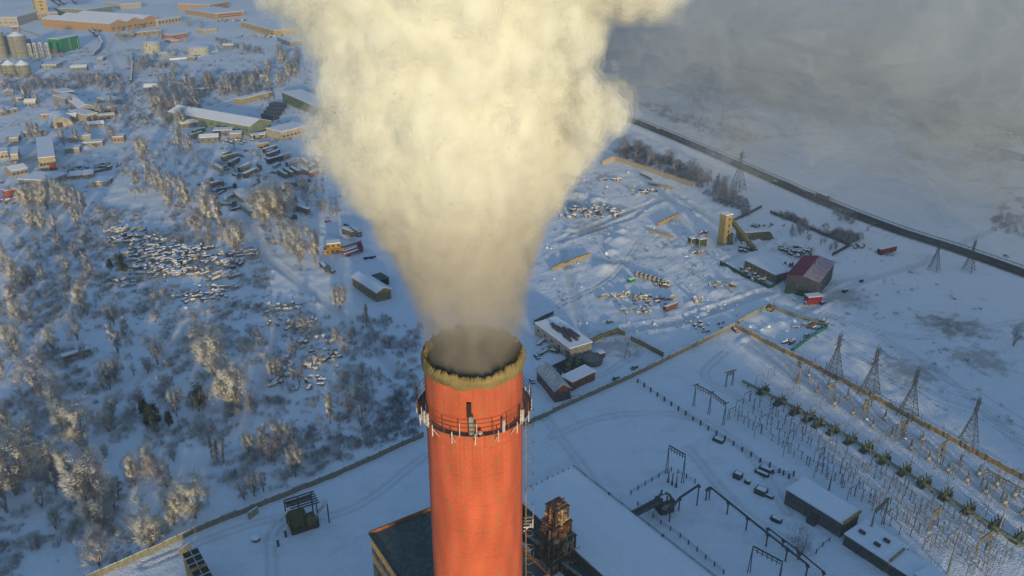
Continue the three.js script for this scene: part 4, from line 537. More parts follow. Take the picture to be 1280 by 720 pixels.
for (const [px, py, w, d, h, label] of [[898, 551, 3.4, 1.7, 0.8, 'open snow filled steel crate beside the long post line'], [922, 597, 2.4, 2, 1.6, 'dark square box standing in the middle of the snowy yard'], [934, 604, 1.6, 1.1, 0.9, 'small dark box just right of the square one in the yard'], [957, 588, 4, 1.1, 1.1, 'long green bin, upper of the two by the post line'], [952, 593, 4.2, 1.1, 1, 'long dark green bin, lower of the two by the post line'], [970, 651, 3, 1.4, 1, 'dark crate near the pipe at the right of the yard'], [951, 616, 3.2, 2.6, 1.4, 'heap of dark parts with a board in the snowy yard'], [958, 620, 4, 0.8, 0.6, 'rusty plank lying by the heap of dark parts']]) { const [x, z] = G(px, py), t = thing('crate', label, 'crate', [x, H(x, z), z], -0.7); boxPart('body', h > 1.05 && w < 5 ? STEEL : DKGREEN, t, 0, -0.2, 0, w, h + 0.2, d); boxPart('snow_top', SNOW, t, 0.1, h, 0, w * 0.8, 0.14, d * 0.7); boxPart('skid', BROWN, t, 0, -0.25, d / 2 + 0.1, w * 0.9, 0.3, 0.2); }
// ---------------------------------------------------------------- switchyard
function proto(build) { const g = new THREE.Group(); build(g); return g; }
const PORC = M(0.34, 0.31, 0.28, { rough: 0.4 }), GALV = M(0.36, 0.37, 0.37, { rough: 0.6 });
const P_POST = [0, 1].map((k) => proto((g) => { boxPart('footing', LGREY, g, 0, -0.3, 0, 0.6, 0.5, 0.6); boxPart('support', k ? GALV : M(0.28, 0.28, 0.28), g, 0, 0.2, 0, 0.26, 2.3, 0.26); new MB().cyl([0, 2.5, 0], [0, 4.2, 0], 0.2, 0.16, 7).put('insulator', PORC, g); for (let i = 0; i < 4; i++) mesh('shed_disc', new THREE.CylinderGeometry(0.28, 0.3, 0.06, 8).translate(0, 2.75 + i * 0.38, 0), PORC, g); boxPart('cap', GALV, g, 0, 4.2, 0, k ? 1.5 : 0.5, 0.14, 0.2); }));
const P_BREAK = proto((g) => { boxPart('frame', STEEL, g, 0, -0.2, 0, 6.2, 1.0, 2.6); for (let i = 0; i < 3; i++) { const x = (i - 1) * 2.1; new MB().cyl([x, 0.8, 0], [x, 2.3, 0], 0.75, 0.7, 12).put('tank', DKGREEN, g); for (const [a, b] of [[-0.5, 0.7], [0.5, 0.7], [0, -0.8]]) new MB().cyl([x + a * 0.4, 2.2, b * 0.4], [x + a * 1.3, 4.4, b * 1.3], 0.26, 0.13, 8).put('bushing', M(0.12, 0.15, 0.08), g); } boxPart('cabinet', OLIVE, g, 3.3, 0, 0.6, 0.8, 1.7, 0.8); });
const P_TRANS = proto((g) => { boxPart('plinth', LGREY, g, 0, -0.3, 0, 1.7, 0.8, 1.7); new MB().cyl([0, 0.5, 0], [0, 1.5, 0], 0.6, 0.55, 12).put('tank', WHITE, g); new MB().cyl([0, 1.5, 0], [0, 3.4, 0], 0.3, 0.2, 8).put('bushing', OLIVE, g); new MB().cyl([0, 3.4, 0], [0, 3.8, 0], 0.28, 0.28, 8).put('cap', GALV, g); });
{
  const R = rng(41), put = (src, name, cat, px, py, turn, label, group, s) => { const [x, z] = G(px, py), c = src.clone(); c.name = numbered(name); c.position.set(x, H(x, z), z); c.rotation.y = turn; if (s) c.scale.setScalar(s); tag(c, label, cat, group); scene.add(c); };
  const dir = px2turn([953, 490], [1275, 675]);
  [[953, 491], [974, 505], [993, 517], [1010, 525], [1022, 532], [1040, 541], [1062, 553], [1082, 563], [1104, 577], [1129, 592], [1154, 607], [1181, 622], [1209, 640], [1243, 659], [1272, 675]].forEach(([a, b], i, L) => put(P_BREAK, 'circuit_breaker', 'circuit breaker', a, b, dir + Math.PI / 2, ['topmost', 'second', 'third', 'fourth', 'fifth', 'sixth', 'seventh', 'eighth', 'ninth', 'tenth', 'eleventh', 'twelfth', 'thirteenth', 'fourteenth', 'last'][i] + ' dark green breaker along the yellowish duct, counted from the yard corner', 'circuit breakers along the duct', 0.75));
  const rowsOf = (n, a, b, c, d, jit) => { const out = []; for (let i = 0; i < n; i++) { const t = (i + 0.5) / n; for (let k = 0; k < d; k++) { const s = d > 1 ? k / (d - 1) : 0; out.push([lerp(a[0], b[0], t) + c[0] * s + (R() - 0.5) * jit, lerp(a[1], b[1], t) + c[1] * s + (R() - 0.5) * jit]); } } return out; };
  for (const [x, y] of rowsOf(46, [940, 492], [1268, 692], [-30, 28], 5, 5)) { const k = R(); if (k < 0.2) continue; put(P_POST[k < 0.55 ? 0 : 1], 'insulator_post', 'insulator', x, y, dir, 'slim frosted insulator post in the crowded rows below the yellowish duct', 'insulator posts below the duct', 0.5 + R() * 0.3); }
  for (const [x, y] of rowsOf(11, [1040, 585], [1180, 690], [-10, 8], 2, 7)) put(P_POST[0], 'insulator_post', 'insulator', x, y, dir, 'dark insulator post close behind the long grey hall', 'insulator posts behind the hall', 0.6);
  for (const [x, y] of rowsOf(13, [985, 472], [1290, 650], [14, -9], 2, 3)) put(P_TRANS, 'instrument_transformer', 'transformer', x, y, dir, 'white bellied transformer in the row above the dark green breakers', 'transformers above the breakers');
  for (const [x, y] of rowsOf(22, [1000, 458], [1290, 622], [10, -8], 2, 7)) if (R() < 0.7) put(P_POST[1], 'insulator_post', 'insulator', x, y, dir, 'grey insulator post in the open rows between breakers and ochre fence', 'insulator posts near the ochre fence', 0.6);
  // busbars strung over the rows
  [[[950, 470], [1285, 668], 'nearest the breakers on their upper side'], [[965, 462], [1290, 646], 'middle one above the breakers'], [[985, 458], [1290, 632], 'nearest the ochre fence'], [[935, 492], [1262, 690], 'just below the yellowish duct'], [[925, 502], [1240, 700], 'over the middle of the post rows'], [[915, 512], [1215, 708], 'over the lowest of the post rows']].forEach(([a, b, w]) => { const A = G(...a, 3.4), B = G(...b, 3.4), t = thing('busbar', `thin sagging busbar wires, ${w}`, 'busbar', [A[0], 0, A[1]]), L = Math.hypot(B[0] - A[0], B[1] - A[1]), n = Math.round(L / 11), nx = -(B[1] - A[1]) / L, nz = (B[0] - A[0]) / L; for (const o of [-1.2, 0, 1.2]) { const q = []; for (let i = 0; i <= n * 4; i++) { const s = i / (n * 4), f = (i % 4) / 4; q.push([(B[0] - A[0]) * s + nx * o, 3.9 - 0.9 * 4 * f * (1 - f), (B[1] - A[1]) * s + nz * o]); } new MB().path(q, 0.05, 4).put('wire', GALV, t); } const d = new MB(); for (let i = 0; i <= n; i++) { const s = i / n, X = (B[0] - A[0]) * s, Z = (B[1] - A[1]) * s; d.bar([X - nx * 1.7, 4, Z - nz * 1.7], [X + nx * 1.7, 4, Z + nz * 1.7], 0.14); for (const o of [-1.6, 1.6]) d.bar([X + nx * o, -0.3, Z + nz * o], [X + nx * o, 4, Z + nz * o], 0.13); } tag(d.put('stands', M(0.28, 0.27, 0.24), t), null, null, null, 'stuff'); });
  const GB = M(0.30, 0.30, 0.27);
  [[[[993, 478], [998, 481]], 26, 'first'], [[[1034, 504], [1041, 502]], 24, 'second'], [[[1078, 526], [1083, 523]], 24, 'third'], [[[1120, 553], [1126, 550], [1131, 547]], 24, 'fourth'], [[[1168, 588], [1176, 582]], 32, 'fifth'], [[[1226, 610], [1252, 625], [1285, 643]], 24, 'sixth']].forEach(([b, h, w]) => portal(`${w} tall portal along the ochre fence counted from the yard corner`, b, h, GB, { beam: 0.4, lean: 0.6 }));
  [[[[1086, 672], [1103, 656]], 34, 'leftmost'], [[[1160, 665], [1170, 657]], 24, 'middle'], [[[1218, 700], [1234, 688]], 26, 'rightmost']].forEach(([b, h, w]) => portal(`${w} yellowish busbar portal between the post rows and the long hall`, b, h, M(0.34, 0.31, 0.2), { beam: 0.45 }));
  [[1184, 718, 76], [1248, 665, 44], [1036, 613, 24]].forEach(([a, b, h], i) => { const [x, z] = G(a, b), depth = EYE * SP - z * CP, hh = h * depth / FOC / 0.8, t = thing('lightning_mast', ['tall thin mast rising by the bottom of the long hall', 'thin mast among the posts at the right', 'short thin mast behind the taller end of the hall'][i], 'mast', [x, 0, z]); new MB().cyl([0, -0.5, 0], [0, hh * 0.7, 0], 0.3, 0.18, 8).put('shaft', GALV, t); new MB().cyl([0, hh * 0.7, 0], [0, hh, 0], 0.12, 0.04, 6).put('tip', GALV, t); });
  const P = [[928, 476], [1040, 533], [1120, 583], [1282, 682]].map(([a, b]) => G(a, b, 1.2)), o = P[0], t = thing('cable_duct', 'yellowish cable duct on stubs running the length of the switchyard', 'cable duct', [o[0], 0, o[1]]), segs = along(P, 5);
  segs.forEach((s, i) => { boxPart('duct_section', i % 6 === 4 ? YEL : M(0.36, 0.37, 0.2), t, s.x - o[0], 0.9, s.z - o[1], s.len - 0.05, 0.55, 0.9, s.turn); boxPart('stub', STEEL, t, s.x - o[0], -0.3, s.z - o[1], 0.3, 1.2, 0.5, s.turn); if (i % 8 === 5) boxPart('cross_tray', M(0.45, 0.42, 0.26), t, s.x - o[0], 1.6, s.z - o[1], 0.6, 0.3, 4, s.turn); });
}
// ---------------------------------------------------------------- lattice pylons
const P_PYLON = proto((g) => {
  const h = 26, W = 3.8, w = 0.55, leg = (a, b, y) => { const k = y < 17 ? lerp(W, w, y / 17) : w; return [a * k, y, b * k]; };
  for (const [a, b] of [[-1, -1], [1, -1], [1, 1], [-1, 1]]) { const q = new MB(); q.bar(leg(a, b, -0.4), leg(a, b, 17), 0.26, 0.2).bar(leg(a, b, 17), leg(a, b, h), 0.2, 0.15); q.put('leg', STEEL, g); }
  const br = new MB(); let y = 0; for (let i = 0; i < 12; i++) { const dy = i < 6 ? 3.4 - i * 0.3 : 1.4, y2 = Math.min(h, y + dy); for (const [a, b, c, d] of [[-1, -1, 1, -1], [1, -1, 1, 1], [1, 1, -1, 1], [-1, 1, -1, -1]]) br.bar(leg(a, b, y), leg(c, d, y2), 0.11).bar(leg(c, d, y), leg(a, b, y2), 0.11).bar(leg(a, b, y2), leg(c, d, y2), 0.1); y = y2; }
  tag(br.put('bracing', STEEL, g), null, null, null, 'stuff');
  for (const [yy, L] of [[17.5, 3.6], [20.5, 5.2], [23.5, 3.2]]) { for (const s of [-1, 1]) { const q = new MB(); q.bar([s * w, yy, -w], [s * L, yy + 0.3, 0], 0.13).bar([s * w, yy, w], [s * L, yy + 0.3, 0], 0.13).bar([s * w, yy + 1.2, 0], [s * L, yy + 0.3, 0], 0.11); q.put('cross_arm', STEEL, g); new MB().cyl([s * L, yy + 0.3, 0], [s * L, yy - 1.3, 0], 0.12, 0.12, 6).put('insulator', PORC, g); } }
  new MB().bar([0, h, 0], [0, h + 2.2, 0], 0.2, 0.08).put('peak', STEEL, g);
});
[[1041, 470, 58, 'first and leftmost of the four lattice pylons beyond the ochre fence'], [1086, 493, 64, 'second of the four lattice pylons beyond the ochre fence'], [1134, 519, 64, 'third of the four lattice pylons beyond the ochre fence'], [1209, 553, 62, 'fourth lattice pylon beyond the ochre fence, nearest the right edge'], [1167, 337, 40, 'brownish lattice pylon beside the highway, left of the two'], [1210, 338, 42, 'brownish lattice pylon beside the highway, right of the two'], [922, 237, 52, 'faint far lattice pylon in front of the highway near the hedge'], [1264, 545, 1, '']].forEach(([px, py, hp, label], i) => {
  if (hp < 2) return; const [x, z] = G(px, py), depth = EYE * SP - z * CP, h = hp * depth / FOC / Math.cos(Math.atan2(EYE, Math.hypot(x, z))), c = P_PYLON.clone(); c.name = numbered('lattice_pylon'); c.position.set(x, H(x, z), z); c.scale.setScalar(h / 28); c.rotation.y = 0.75; tag(c, label, 'pylon', 'lattice pylons'); scene.add(c);
});
{ // cables between the pylons and on past the frame
  const P = [[900, 395], [1041, 470], [1086, 493], [1134, 519], [1209, 553], [1330, 625]].map(([a, b]) => G(a, b)), W = ['left of the first pylon', 'between first and second pylon', 'between second and third pylon', 'between third and fourth pylon', 'right of the fourth pylon'];
  for (let i = 1; i + 1 < P.length; i++) { const t = thing('power_line', `thin sagging power cables ${W[i]} beyond the ochre fence`, 'power line', [P[i][0], 0, P[i][1]]), dx = P[i + 1][0] - P[i][0], dz = P[i + 1][1] - P[i][1], s = 0.62; for (const [o, y] of [[-3.2, 16], [3.2, 16], [-4.6, 18.8], [4.6, 18.8], [0, 25]]) { const q = []; for (let k = 0; k <= 12; k++) { const f = k / 12; q.push([dx * f + Math.cos(0.75) * o * s, (y - 4 * 1.6 * f * (1 - f)) * 0.72, dz * f - Math.sin(0.75) * o * s]); } new MB().path(q, 0.035, 4).put('cable', STEEL, t); } }
}
// ---------------------------------------------------------------- vehicles, built facing +x
const TYRE = M(0.02, 0.02, 0.022, { tex: 'none' });
function wheels(g, xs, hw, r) { for (const x of xs) for (const s of [-1, 1]) mesh('wheel', new THREE.CylinderGeometry(r, r, 0.34, 10).rotateX(Math.PI / 2).translate(x, r, s * hw), TYRE, g); }
const VP = {
  truck: (c, cab = c) => proto((g) => { boxPart('chassis', BLACK, g, 0, 0.7, 0, 8.4, 0.35, 1.0); new MB().box(3.2, 0.95, 0, 2.0, 2.1, 2.4, 0, 0.92).put('cab', cab, g); boxPart('windscreen', GLASS, g, 4.17, 1.9, 0, 0.08, 0.85, 2.0); boxPart('cargo_box', c, g, -1.2, 1.05, 0, 6.2, 2.3, 2.5); boxPart('snow_cover', SNOW, g, -1.2, 3.35, 0, 6.1, 0.22, 2.4); boxPart('cab_snow', SNOW, g, 3.1, 3.05, 0, 1.5, 0.14, 2); wheels(g, [3.1, -2.2, -3.3], 1.0, 0.52); }),
  trailer: (c) => proto((g) => { boxPart('chassis', BLACK, g, 0, 0.8, 0, 12, 0.3, 1.2); boxPart('cargo_box', c, g, 0, 1.1, 0, 12.4, 2.6, 2.5); boxPart('snow_cover', SNOW, g, 0, 3.7, 0, 12.2, 0.25, 2.1); boxPart('rear_door', BLACK, g, -6.22, 1.2, 0, 0.06, 2.3, 2.2); wheels(g, [-3.2, -4.4, -5.4], 1.0, 0.5); boxPart('landing_leg', STEEL, g, 3.6, 0, 0, 0.3, 0.9, 1.6); }),
  flat: (c) => proto((g) => { boxPart('deck', c, g, -0.6, 0.95, 0, 9, 0.3, 2.4); for (const s of [-1, 1]) boxPart('side_board', c, g, -0.6, 1.25, s * 1.17, 9, 0.6, 0.08); boxPart('snow_load', SNOW, g, -0.6, 1.25, 0, 8.6, 0.42, 2.2); new MB().box(4.9, 0.7, 0, 2, 2.2, 2.4, 0, 0.9).put('cab', c, g); boxPart('windscreen', GLASS, g, 5.86, 1.7, 0, 0.08, 0.8, 1.9); wheels(g, [4.7, -2.4, -3.5], 1, 0.52); }),
  car: (c) => proto((g) => { new MB().box(0, 0.35, 0, 4.3, 0.65, 1.75, 0, 0.96).put('body', c, g); new MB().box(-0.2, 1.0, 0, 2.3, 0.55, 1.6, 0, 0.8).put('cabin', GLASS, g); boxPart('snow_roof', SNOW, g, -0.2, 1.55, 0, 1.8, 0.1, 1.25); boxPart('bonnet_snow', SNOW, g, 1.6, 1.0, 0, 0.9, 0.06, 1.4); wheels(g, [1.35, -1.35], 0.82, 0.32); }),
  bus: (c) => proto((g) => { boxPart('body', c, g, 0, 0.5, 0, 10.5, 2.5, 2.5); boxPart('window_strip', GLASS, g, 0, 1.6, 0, 9.8, 0.85, 2.54); boxPart('snow_cover', SNOW, g, 0, 3.0, 0, 10.3, 0.2, 2.3); wheels(g, [3.4, -2.9], 1.05, 0.5); }),
  wagon: (c) => proto((g) => { boxPart('chassis', BLACK, g, 0, 0.9, 0, 13, 0.35, 2); boxPart('body', c, g, 0, 1.25, 0, 12.6, 2.7, 2.9); boxPart('snow_cover', SNOW, g, 0, 3.95, 0, 12.4, 0.25, 2.5); for (const x of [-4.5, 4.5]) boxPart('bogie', BLACK, g, x, 0.1, 0, 2.6, 0.8, 2.1); }),
  tank: (c) => proto((g) => { boxPart('chassis', BLACK, g, 0, 0.9, 0, 12, 0.35, 2); new MB().cyl([-5.8, 2.6, 0], [5.8, 2.6, 0], 1.45, 1.45, 14).put('barrel', c, g); boxPart('dome', c, g, 0, 3.9, 0, 1.4, 0.6, 1.4); boxPart('snow_cover', SNOW, g, -2.8, 3.86, 0, 5, 0.24, 1.5); for (const x of [-4.2, 4.2]) boxPart('bogie', BLACK, g, x, 0.1, 0, 2.6, 0.8, 2.1); }),
  digger: (c) => proto((g) => { for (const s of [-1, 1]) boxPart('track', BLACK, g, 0, 0, s * 1.2, 4, 0.9, 0.6); boxPart('body', c, g, -0.6, 1, 0, 3.4, 1.5, 2.6); boxPart('cab', GLASS, g, 0.6, 1.2, -0.7, 1.4, 1.9, 1.2); new MB().bar([1, 2, 0.4], [4.2, 4.6, 0.4], 0.5).put('boom', c, g); new MB().bar([4.2, 4.6, 0.4], [5.6, 1.6, 0.4], 0.4).put('arm', c, g); boxPart('bucket', STEEL, g, 5.6, 0.6, 0.4, 1, 1.1, 1.2); }),
};
const VCACHE = new Map();
function vehicle(kind, color, key, p, q, label, group, s) {
  const k = kind + key; if (!VCACHE.has(k)) VCACHE.set(k, VP[kind](color));
  const nm = { truck: ['box_truck', 'truck'], trailer: ['box_trailer', 'trailer'], flat: ['flatbed_truck', 'truck'], car: ['parked_car', 'car'], bus: ['old_bus', 'bus'], wagon: ['freight_wagon', 'wagon'], tank: ['tank_wagon', 'wagon'], digger: ['excavator', 'excavator'] }[kind];
  const [x, z] = G(...p), c = VCACHE.get(k).clone(); c.name = numbered(nm[0]); c.position.set(x, H(x, z) - 0.05, z); c.rotation.y = px2turn(p, q); c.scale.setScalar(s ?? ({ car: 0.8, digger: 0.7 }[kind] ?? 0.95)); tag(c, label, nm[1], group); scene.add(c); return c;
}
// ---------------------------------------------------------------- the yards right of the plume
bld({ name: 'brick_workshop', label: 'red brick workshop with a wide blue grey roof below the plume', A: [693.5, 489], B: [671, 462], C: [708, 479], h: 4.4, roof: 'gable', rh: 2.2, ridge: 'w', wall: BRICK, roofM: M(0.62, 0.66, 0.72), win: [['front', 1, 6, 1.4, 1.3, 1.6], ['side', 1, 3, 1.4, 1.3, 1.4]], gates: [['side', 0, 3, 3.4]] });
bld({ name: 'brick_shed', label: 'low brick wing with open bays joining the brick workshop', A: [715, 478], B: [744, 464], C: [703, 470], h: 3.6, wall: BRICK, win: [['front', 1, 7, 1.1, 1.0, 1.4]] });
for (const [px, py, w, d, label] of [[709, 461, 11, 8, 'left square pit of dark machinery in the brick workshop court'], [721, 456, 7, 6, 'right square pit of dark machinery in the brick workshop court']]) { const [x, z] = G(px, py), t = thing('machine_pit', label, 'pit', [x, H(x, z) - 0.2, z], px2turn([693, 489], [745, 463])); boxPart('floor', BLACK, t, 0, 0, 0, w, 0.35, d); for (const [a, b, c, e] of [[0, d / 2, w, 0.4], [0, -d / 2, w, 0.4], [w / 2, 0, 0.4, d - 0.4], [-w / 2, 0, 0.4, d - 0.4]]) boxPart('curb', DKGREEN, t, a, 0, b, c, 1.4, e); for (let i = 0; i < 5; i++) boxPart('machine', i % 2 ? STEEL : OLIVE, t, (i / 4 - 0.5) * w * 0.7, 0.3, ((i * 3) % 4 - 1.5) * d * 0.16, 1.2, 1.1 + (i % 3) * 0.5, 1.5); }
bld({ name: 'grey_shed', label: 'long grey shed with snowy roof carrying dark planks, beneath the plume', A: [712.5, 436], B: [669, 404], C: [735, 424], h: 4.6, wall: M(0.42, 0.44, 0.46, { tex: 'rib' }), win: [['front', 1, 5, 1.4, 1.0, 1.8], ['side', 1, 5, 1.8, 1.2, 1.6, CREAM, 'panel']], gates: [['front', 0.9, 2.6, 3.2]], vents: [[-0.1, 0, 6, 1], [0.1, -0.3, 7, 1.2], [0.25, 0.2, 6, 1], [-0.2, 0.3, 5, 1], [0.4, -0.1, 8, 1], [0.3, -0.5, 7, 1], [-0.4, 0.1, 5, 1.1], [0.5, 0.4, 5, 0.9]] });
fence('dark panel fence behind the grey shed', [[668, 405], [692, 393]], 2.6, { wall: STEEL }); fence('dark olive hedge like fence from the grey shed to the gate', [[736, 430], [771, 415], [781, 420]], 2.6, { wall: OLIVE, thick: 0.6 }); fence('dark olive panel fence from the gate to the concrete fence', [[789, 425], [829, 447]], 2.6, { wall: OLIVE, thick: 0.4 });
railFence('dark guard rail beside the brick workshop wall', [[708, 499], [728, 498]], 1.4);
{ const [x, z] = G(740, 452), t = thing('round_tank', 'round dark tank with snowy lid right of the workshop pits', 'tank', [x, H(x, z) - 0.3, z]); new MB().cyl([0, 0, 0], [0, 2, 0], 3.8, 3.8, 24).put('shell', STEEL, t); new MB().cyl([0, 2, 0], [0, 2.2, 0], 3.2, 3, 20).put('lid', M(0.2, 0.22, 0.24), t); }
{ const [x, z] = G(751, 447), t = thing('kiosk', 'small dark green box standing right of the round tank', 'kiosk', [x, H(x, z) - 0.3, z], 0.5); boxPart('body', DKGREEN, t, 0, 0, 0, 2.4, 2.4, 2); boxPart('roof', SNOW, t, 0, 2.4, 0, 2.7, 0.2, 2.3); boxPart('door', STEEL, t, 0, 0.2, 1.0, 0.9, 1.9, 0.1); }
{ const [x, z] = G(784, 447), t = thing('a_frame_mast', 'slim two legged mast in the workshop yard by the fence', 'mast', [x, H(x, z), z]); new MB().bar([-1, 0, 0], [0, 7, 0], 0.22).put('leg', STEEL, t); new MB().bar([1, 0, 0], [0, 7, 0], 0.22).put('leg', STEEL, t); boxPart('crossbar', STEEL, t, 0, 3, 0, 1.2, 0.18, 0.18); }
[[[677, 428], [682, 424], 'green', DKGREEN, 'flat', 'green flatbed lorry, upper of two beside the grey shed'], [[694, 433], [700, 437], 'white', WHITE, 'truck', 'white box lorry parked against the grey shed wall'], [[680, 441], [690, 436], 'olive', OLIVE, 'flat', 'olive lorry, left one of the pair below the grey shed'], [[688, 439], [697, 441], 'green', DKGREEN, 'flat', 'dark lorry, right one of the pair below the grey shed'], [[665, 478], [668, 483], 'dark', BLUE, 'car', 'dark car left of the brick workshop at the chimney rim'], [[671, 447], [674, 450], 'dark', BLUE, 'car', 'dark car behind the brick workshop roof'], [[762, 403], [768, 401], 'grey', GREY, 'car', 'lone car in the snow above the olive hedge fence'], [[770, 474], [773, 472], 'dark', BLUE, 'car', 'dark car parked along the concrete fence, left of two'], [[793, 461], [796, 459], 'grey', GREY, 'car', 'dark car parked along the concrete fence, right of two'], [[919, 414], [924, 418], 'red', RED, 'car', 'small car in the snow at the very corner of the fences'], [[838, 387], [846, 384], 'rust', RUST, 'trailer', 'rusty red wagon box alone on the sunlit snow'], [[1108, 316], [1121, 313], 'red', RED, 'trailer', 'red trailer with snowy top below the highway'], [[963, 388], [968, 384], 'yellow', YEL, 'digger', 'yellow excavator in the top corner of the small walled yard'], [[1008, 421], [1014, 418], 'white', WHITE, 'car', 'pale car by the teal fence in the small walled yard'], [[1056, 364], [1063, 360], 'black', BLACK, 'car', 'black car by the right wall of the grey red roofed hall'], [[1077, 351], [1079, 347], 'black', BLACK, 'car', 'black car further right of the grey red roofed hall'], [[1028, 379], [1031, 377], 'black', BLACK, 'car', 'black car in front of the little red booth'], [[1007, 380], [1010, 378], 'grey', GREY, 'car', 'grey car left of the little red booth'], [[822, 353], [835, 357], 'dark', STEEL, 'flat', 'dark lorry at the right end of the row of concrete rings'], [[1258, 320], [1266, 325], 'grey', GREY, 'car', 'grey car on the snow beyond the highway at right']].forEach(([p, q, key, c, k, label]) => vehicle(k, c, key, p, q, label, undefined, k === 'car' ? 0.75 : label.startsWith('red trailer') ? 0.85 : 0.6));
// small walled yard with the teal side
fence('pale olive wall on the left of the small yard at the fence corner', [[922, 404], [961, 384]], 2.2, { wall: M(0.42, 0.42, 0.27) }); fence('pale olive wall along the far side of the small yard', [[961, 384], [1000, 398], [1034, 409]], 2.2, { wall: M(0.36, 0.37, 0.28) }); fence('teal green sheet fence closing the small yard at right', [[1034, 409], [988, 440]], 2.2, { wall: TEAL, step: 5, name: 'sheet_fence' });
function heap(label, px, py, n, spread, colors, seed, size = [3, 0.5, 1.4], name = 'rubble_heap', turnTo) { // loose pieces nobody could count
  size = size.map((v) => v * 0.78); const R = rng(seed), [x, z] = G(px, py), y = H(x, z), t = thing(name, label, 'heap', [x, y, z]); const per = new Map();
  const base = (turnTo ?? 0) + R() * 1.2;
  for (let i = 0; i < n; i++) {
    const a = R() * 6.28, q = Math.sqrt(R()), X = Math.cos(a) * spread[0] * q, Z = Math.sin(a) * spread[1] * q, c = Math.floor(R() * colors.length); if (!per.has(c)) per.set(c, [new MB(), new MB()]);
    const u = R(), w = size[0] * (u < 0.2 ? 0.4 : 0.5 + R()), h = size[1] * (u < 0.15 ? 1.8 : 0.4 + R()), d = size[2] * (u < 0.2 ? 0.9 : 0.5 + R()), yy = (H(x + X, z + Z) - y) + R() * 0.5 + (1 - q) * size[1] * 1.4, tn = base + (R() - 0.5) * (R() < 0.3 ? 3 : 0.9), tl = (R() - 0.5) * 0.4;
    per.get(c)[0].box(X, yy - 0.3, Z, w, h + 0.3, d, tn, 0.9 + 0.1 * R(), tl);
    if (R() < 0.93) per.get(c)[1].box(X, yy + h + 0.01, Z, w * (0.75 + 0.25 * R()), 0.12 + R() * 0.25, d * (0.75 + 0.25 * R()), tn, 0.7, tl);
  }
  for (const [c, [a, b]] of per) { tag(a.put('pieces', colors[c], t), null, null, null, 'stuff'); tag(b.put('snow_caps', SNOW, t), null, null, null, 'stuff'); }
  return t;
}
heap('yellow timber stack beside the teal fence in the small yard', 1010, 409, 10, [6, 2.5], [OCH, WOOD], 1, [4, 0.5, 1]); heap('brown scrap stack at the front of the small yard', 992, 427, 9, [4, 2.5], [BROWN, RUST], 2, [2.6, 0.5, 1]);
heap('brown pallets where the small yard walls meet at right', 1028, 403, 8, [3, 2], [WOOD, OCH], 3, [2.4, 0.6, 1.2]);
// grey hall with red roof, its booth, the olive shed, the mixing tower
bld({ name: 'grey_hall', label: 'grey hall with a red metal roof half under snow', A: [1024, 353], B: [984, 344], C: [1061, 332], h: 8, roof: 'gable', rh: 1.3, ridge: 'd', wall: M(0.12, 0.13, 0.14, { tex: 'rib' }), roofM: M(0.33, 0.035, 0.08), roofB: M(0.60, 0.45, 0.51), gates: [['front', -0.7, 4, 4.5, DKGREEN], ['front', 0.1, 4, 4.5, DKGREEN]], win: [['side', 1, 6, 1.6, 1.2, 4]], stacks: [[0.1, -0.2, 3.2, 'flue', 0.5]] });
bld({ name: 'booth', label: 'small white booth with red base before the grey hall', A: [1011, 372], B: [1006, 368], C: [1024, 367], h: 3.2, wall: M(0.40, 0.03, 0.05), win: [['front', 1, 2, 1, 0.9, 1.2]] });
bld({ name: 'olive_shed', label: 'long olive walled shed with a snowy single slope roof', A: [970, 344], B: [931, 325], C: [983, 334], h: 4, wall: M(0.24, 0.23, 0.14), win: [['front', 1, 7, 1.2, 1, 2]] });
fence('dark green sheet fence with stacked goods before the olive shed', [[900, 331], [961, 361], [984, 348]], 2.6, { wall: M(0.02, 0.10, 0.06), step: 5, name: 'sheet_fence' });
fence('dark fence along the far side of the mixing plant yard', [[963, 266], [1062, 308]], 2.4, { wall: M(0.15, 0.16, 0.13) }); fence('short dark fence closing the mixing plant yard at right', [[1062, 308], [1040, 320]], 2.4, { wall: M(0.10, 0.11, 0.09) }); fence('dark fence left of the mixing plant yard', [[917, 277], [952, 260]], 2.2, { wall: M(0.18, 0.17, 0.15) });
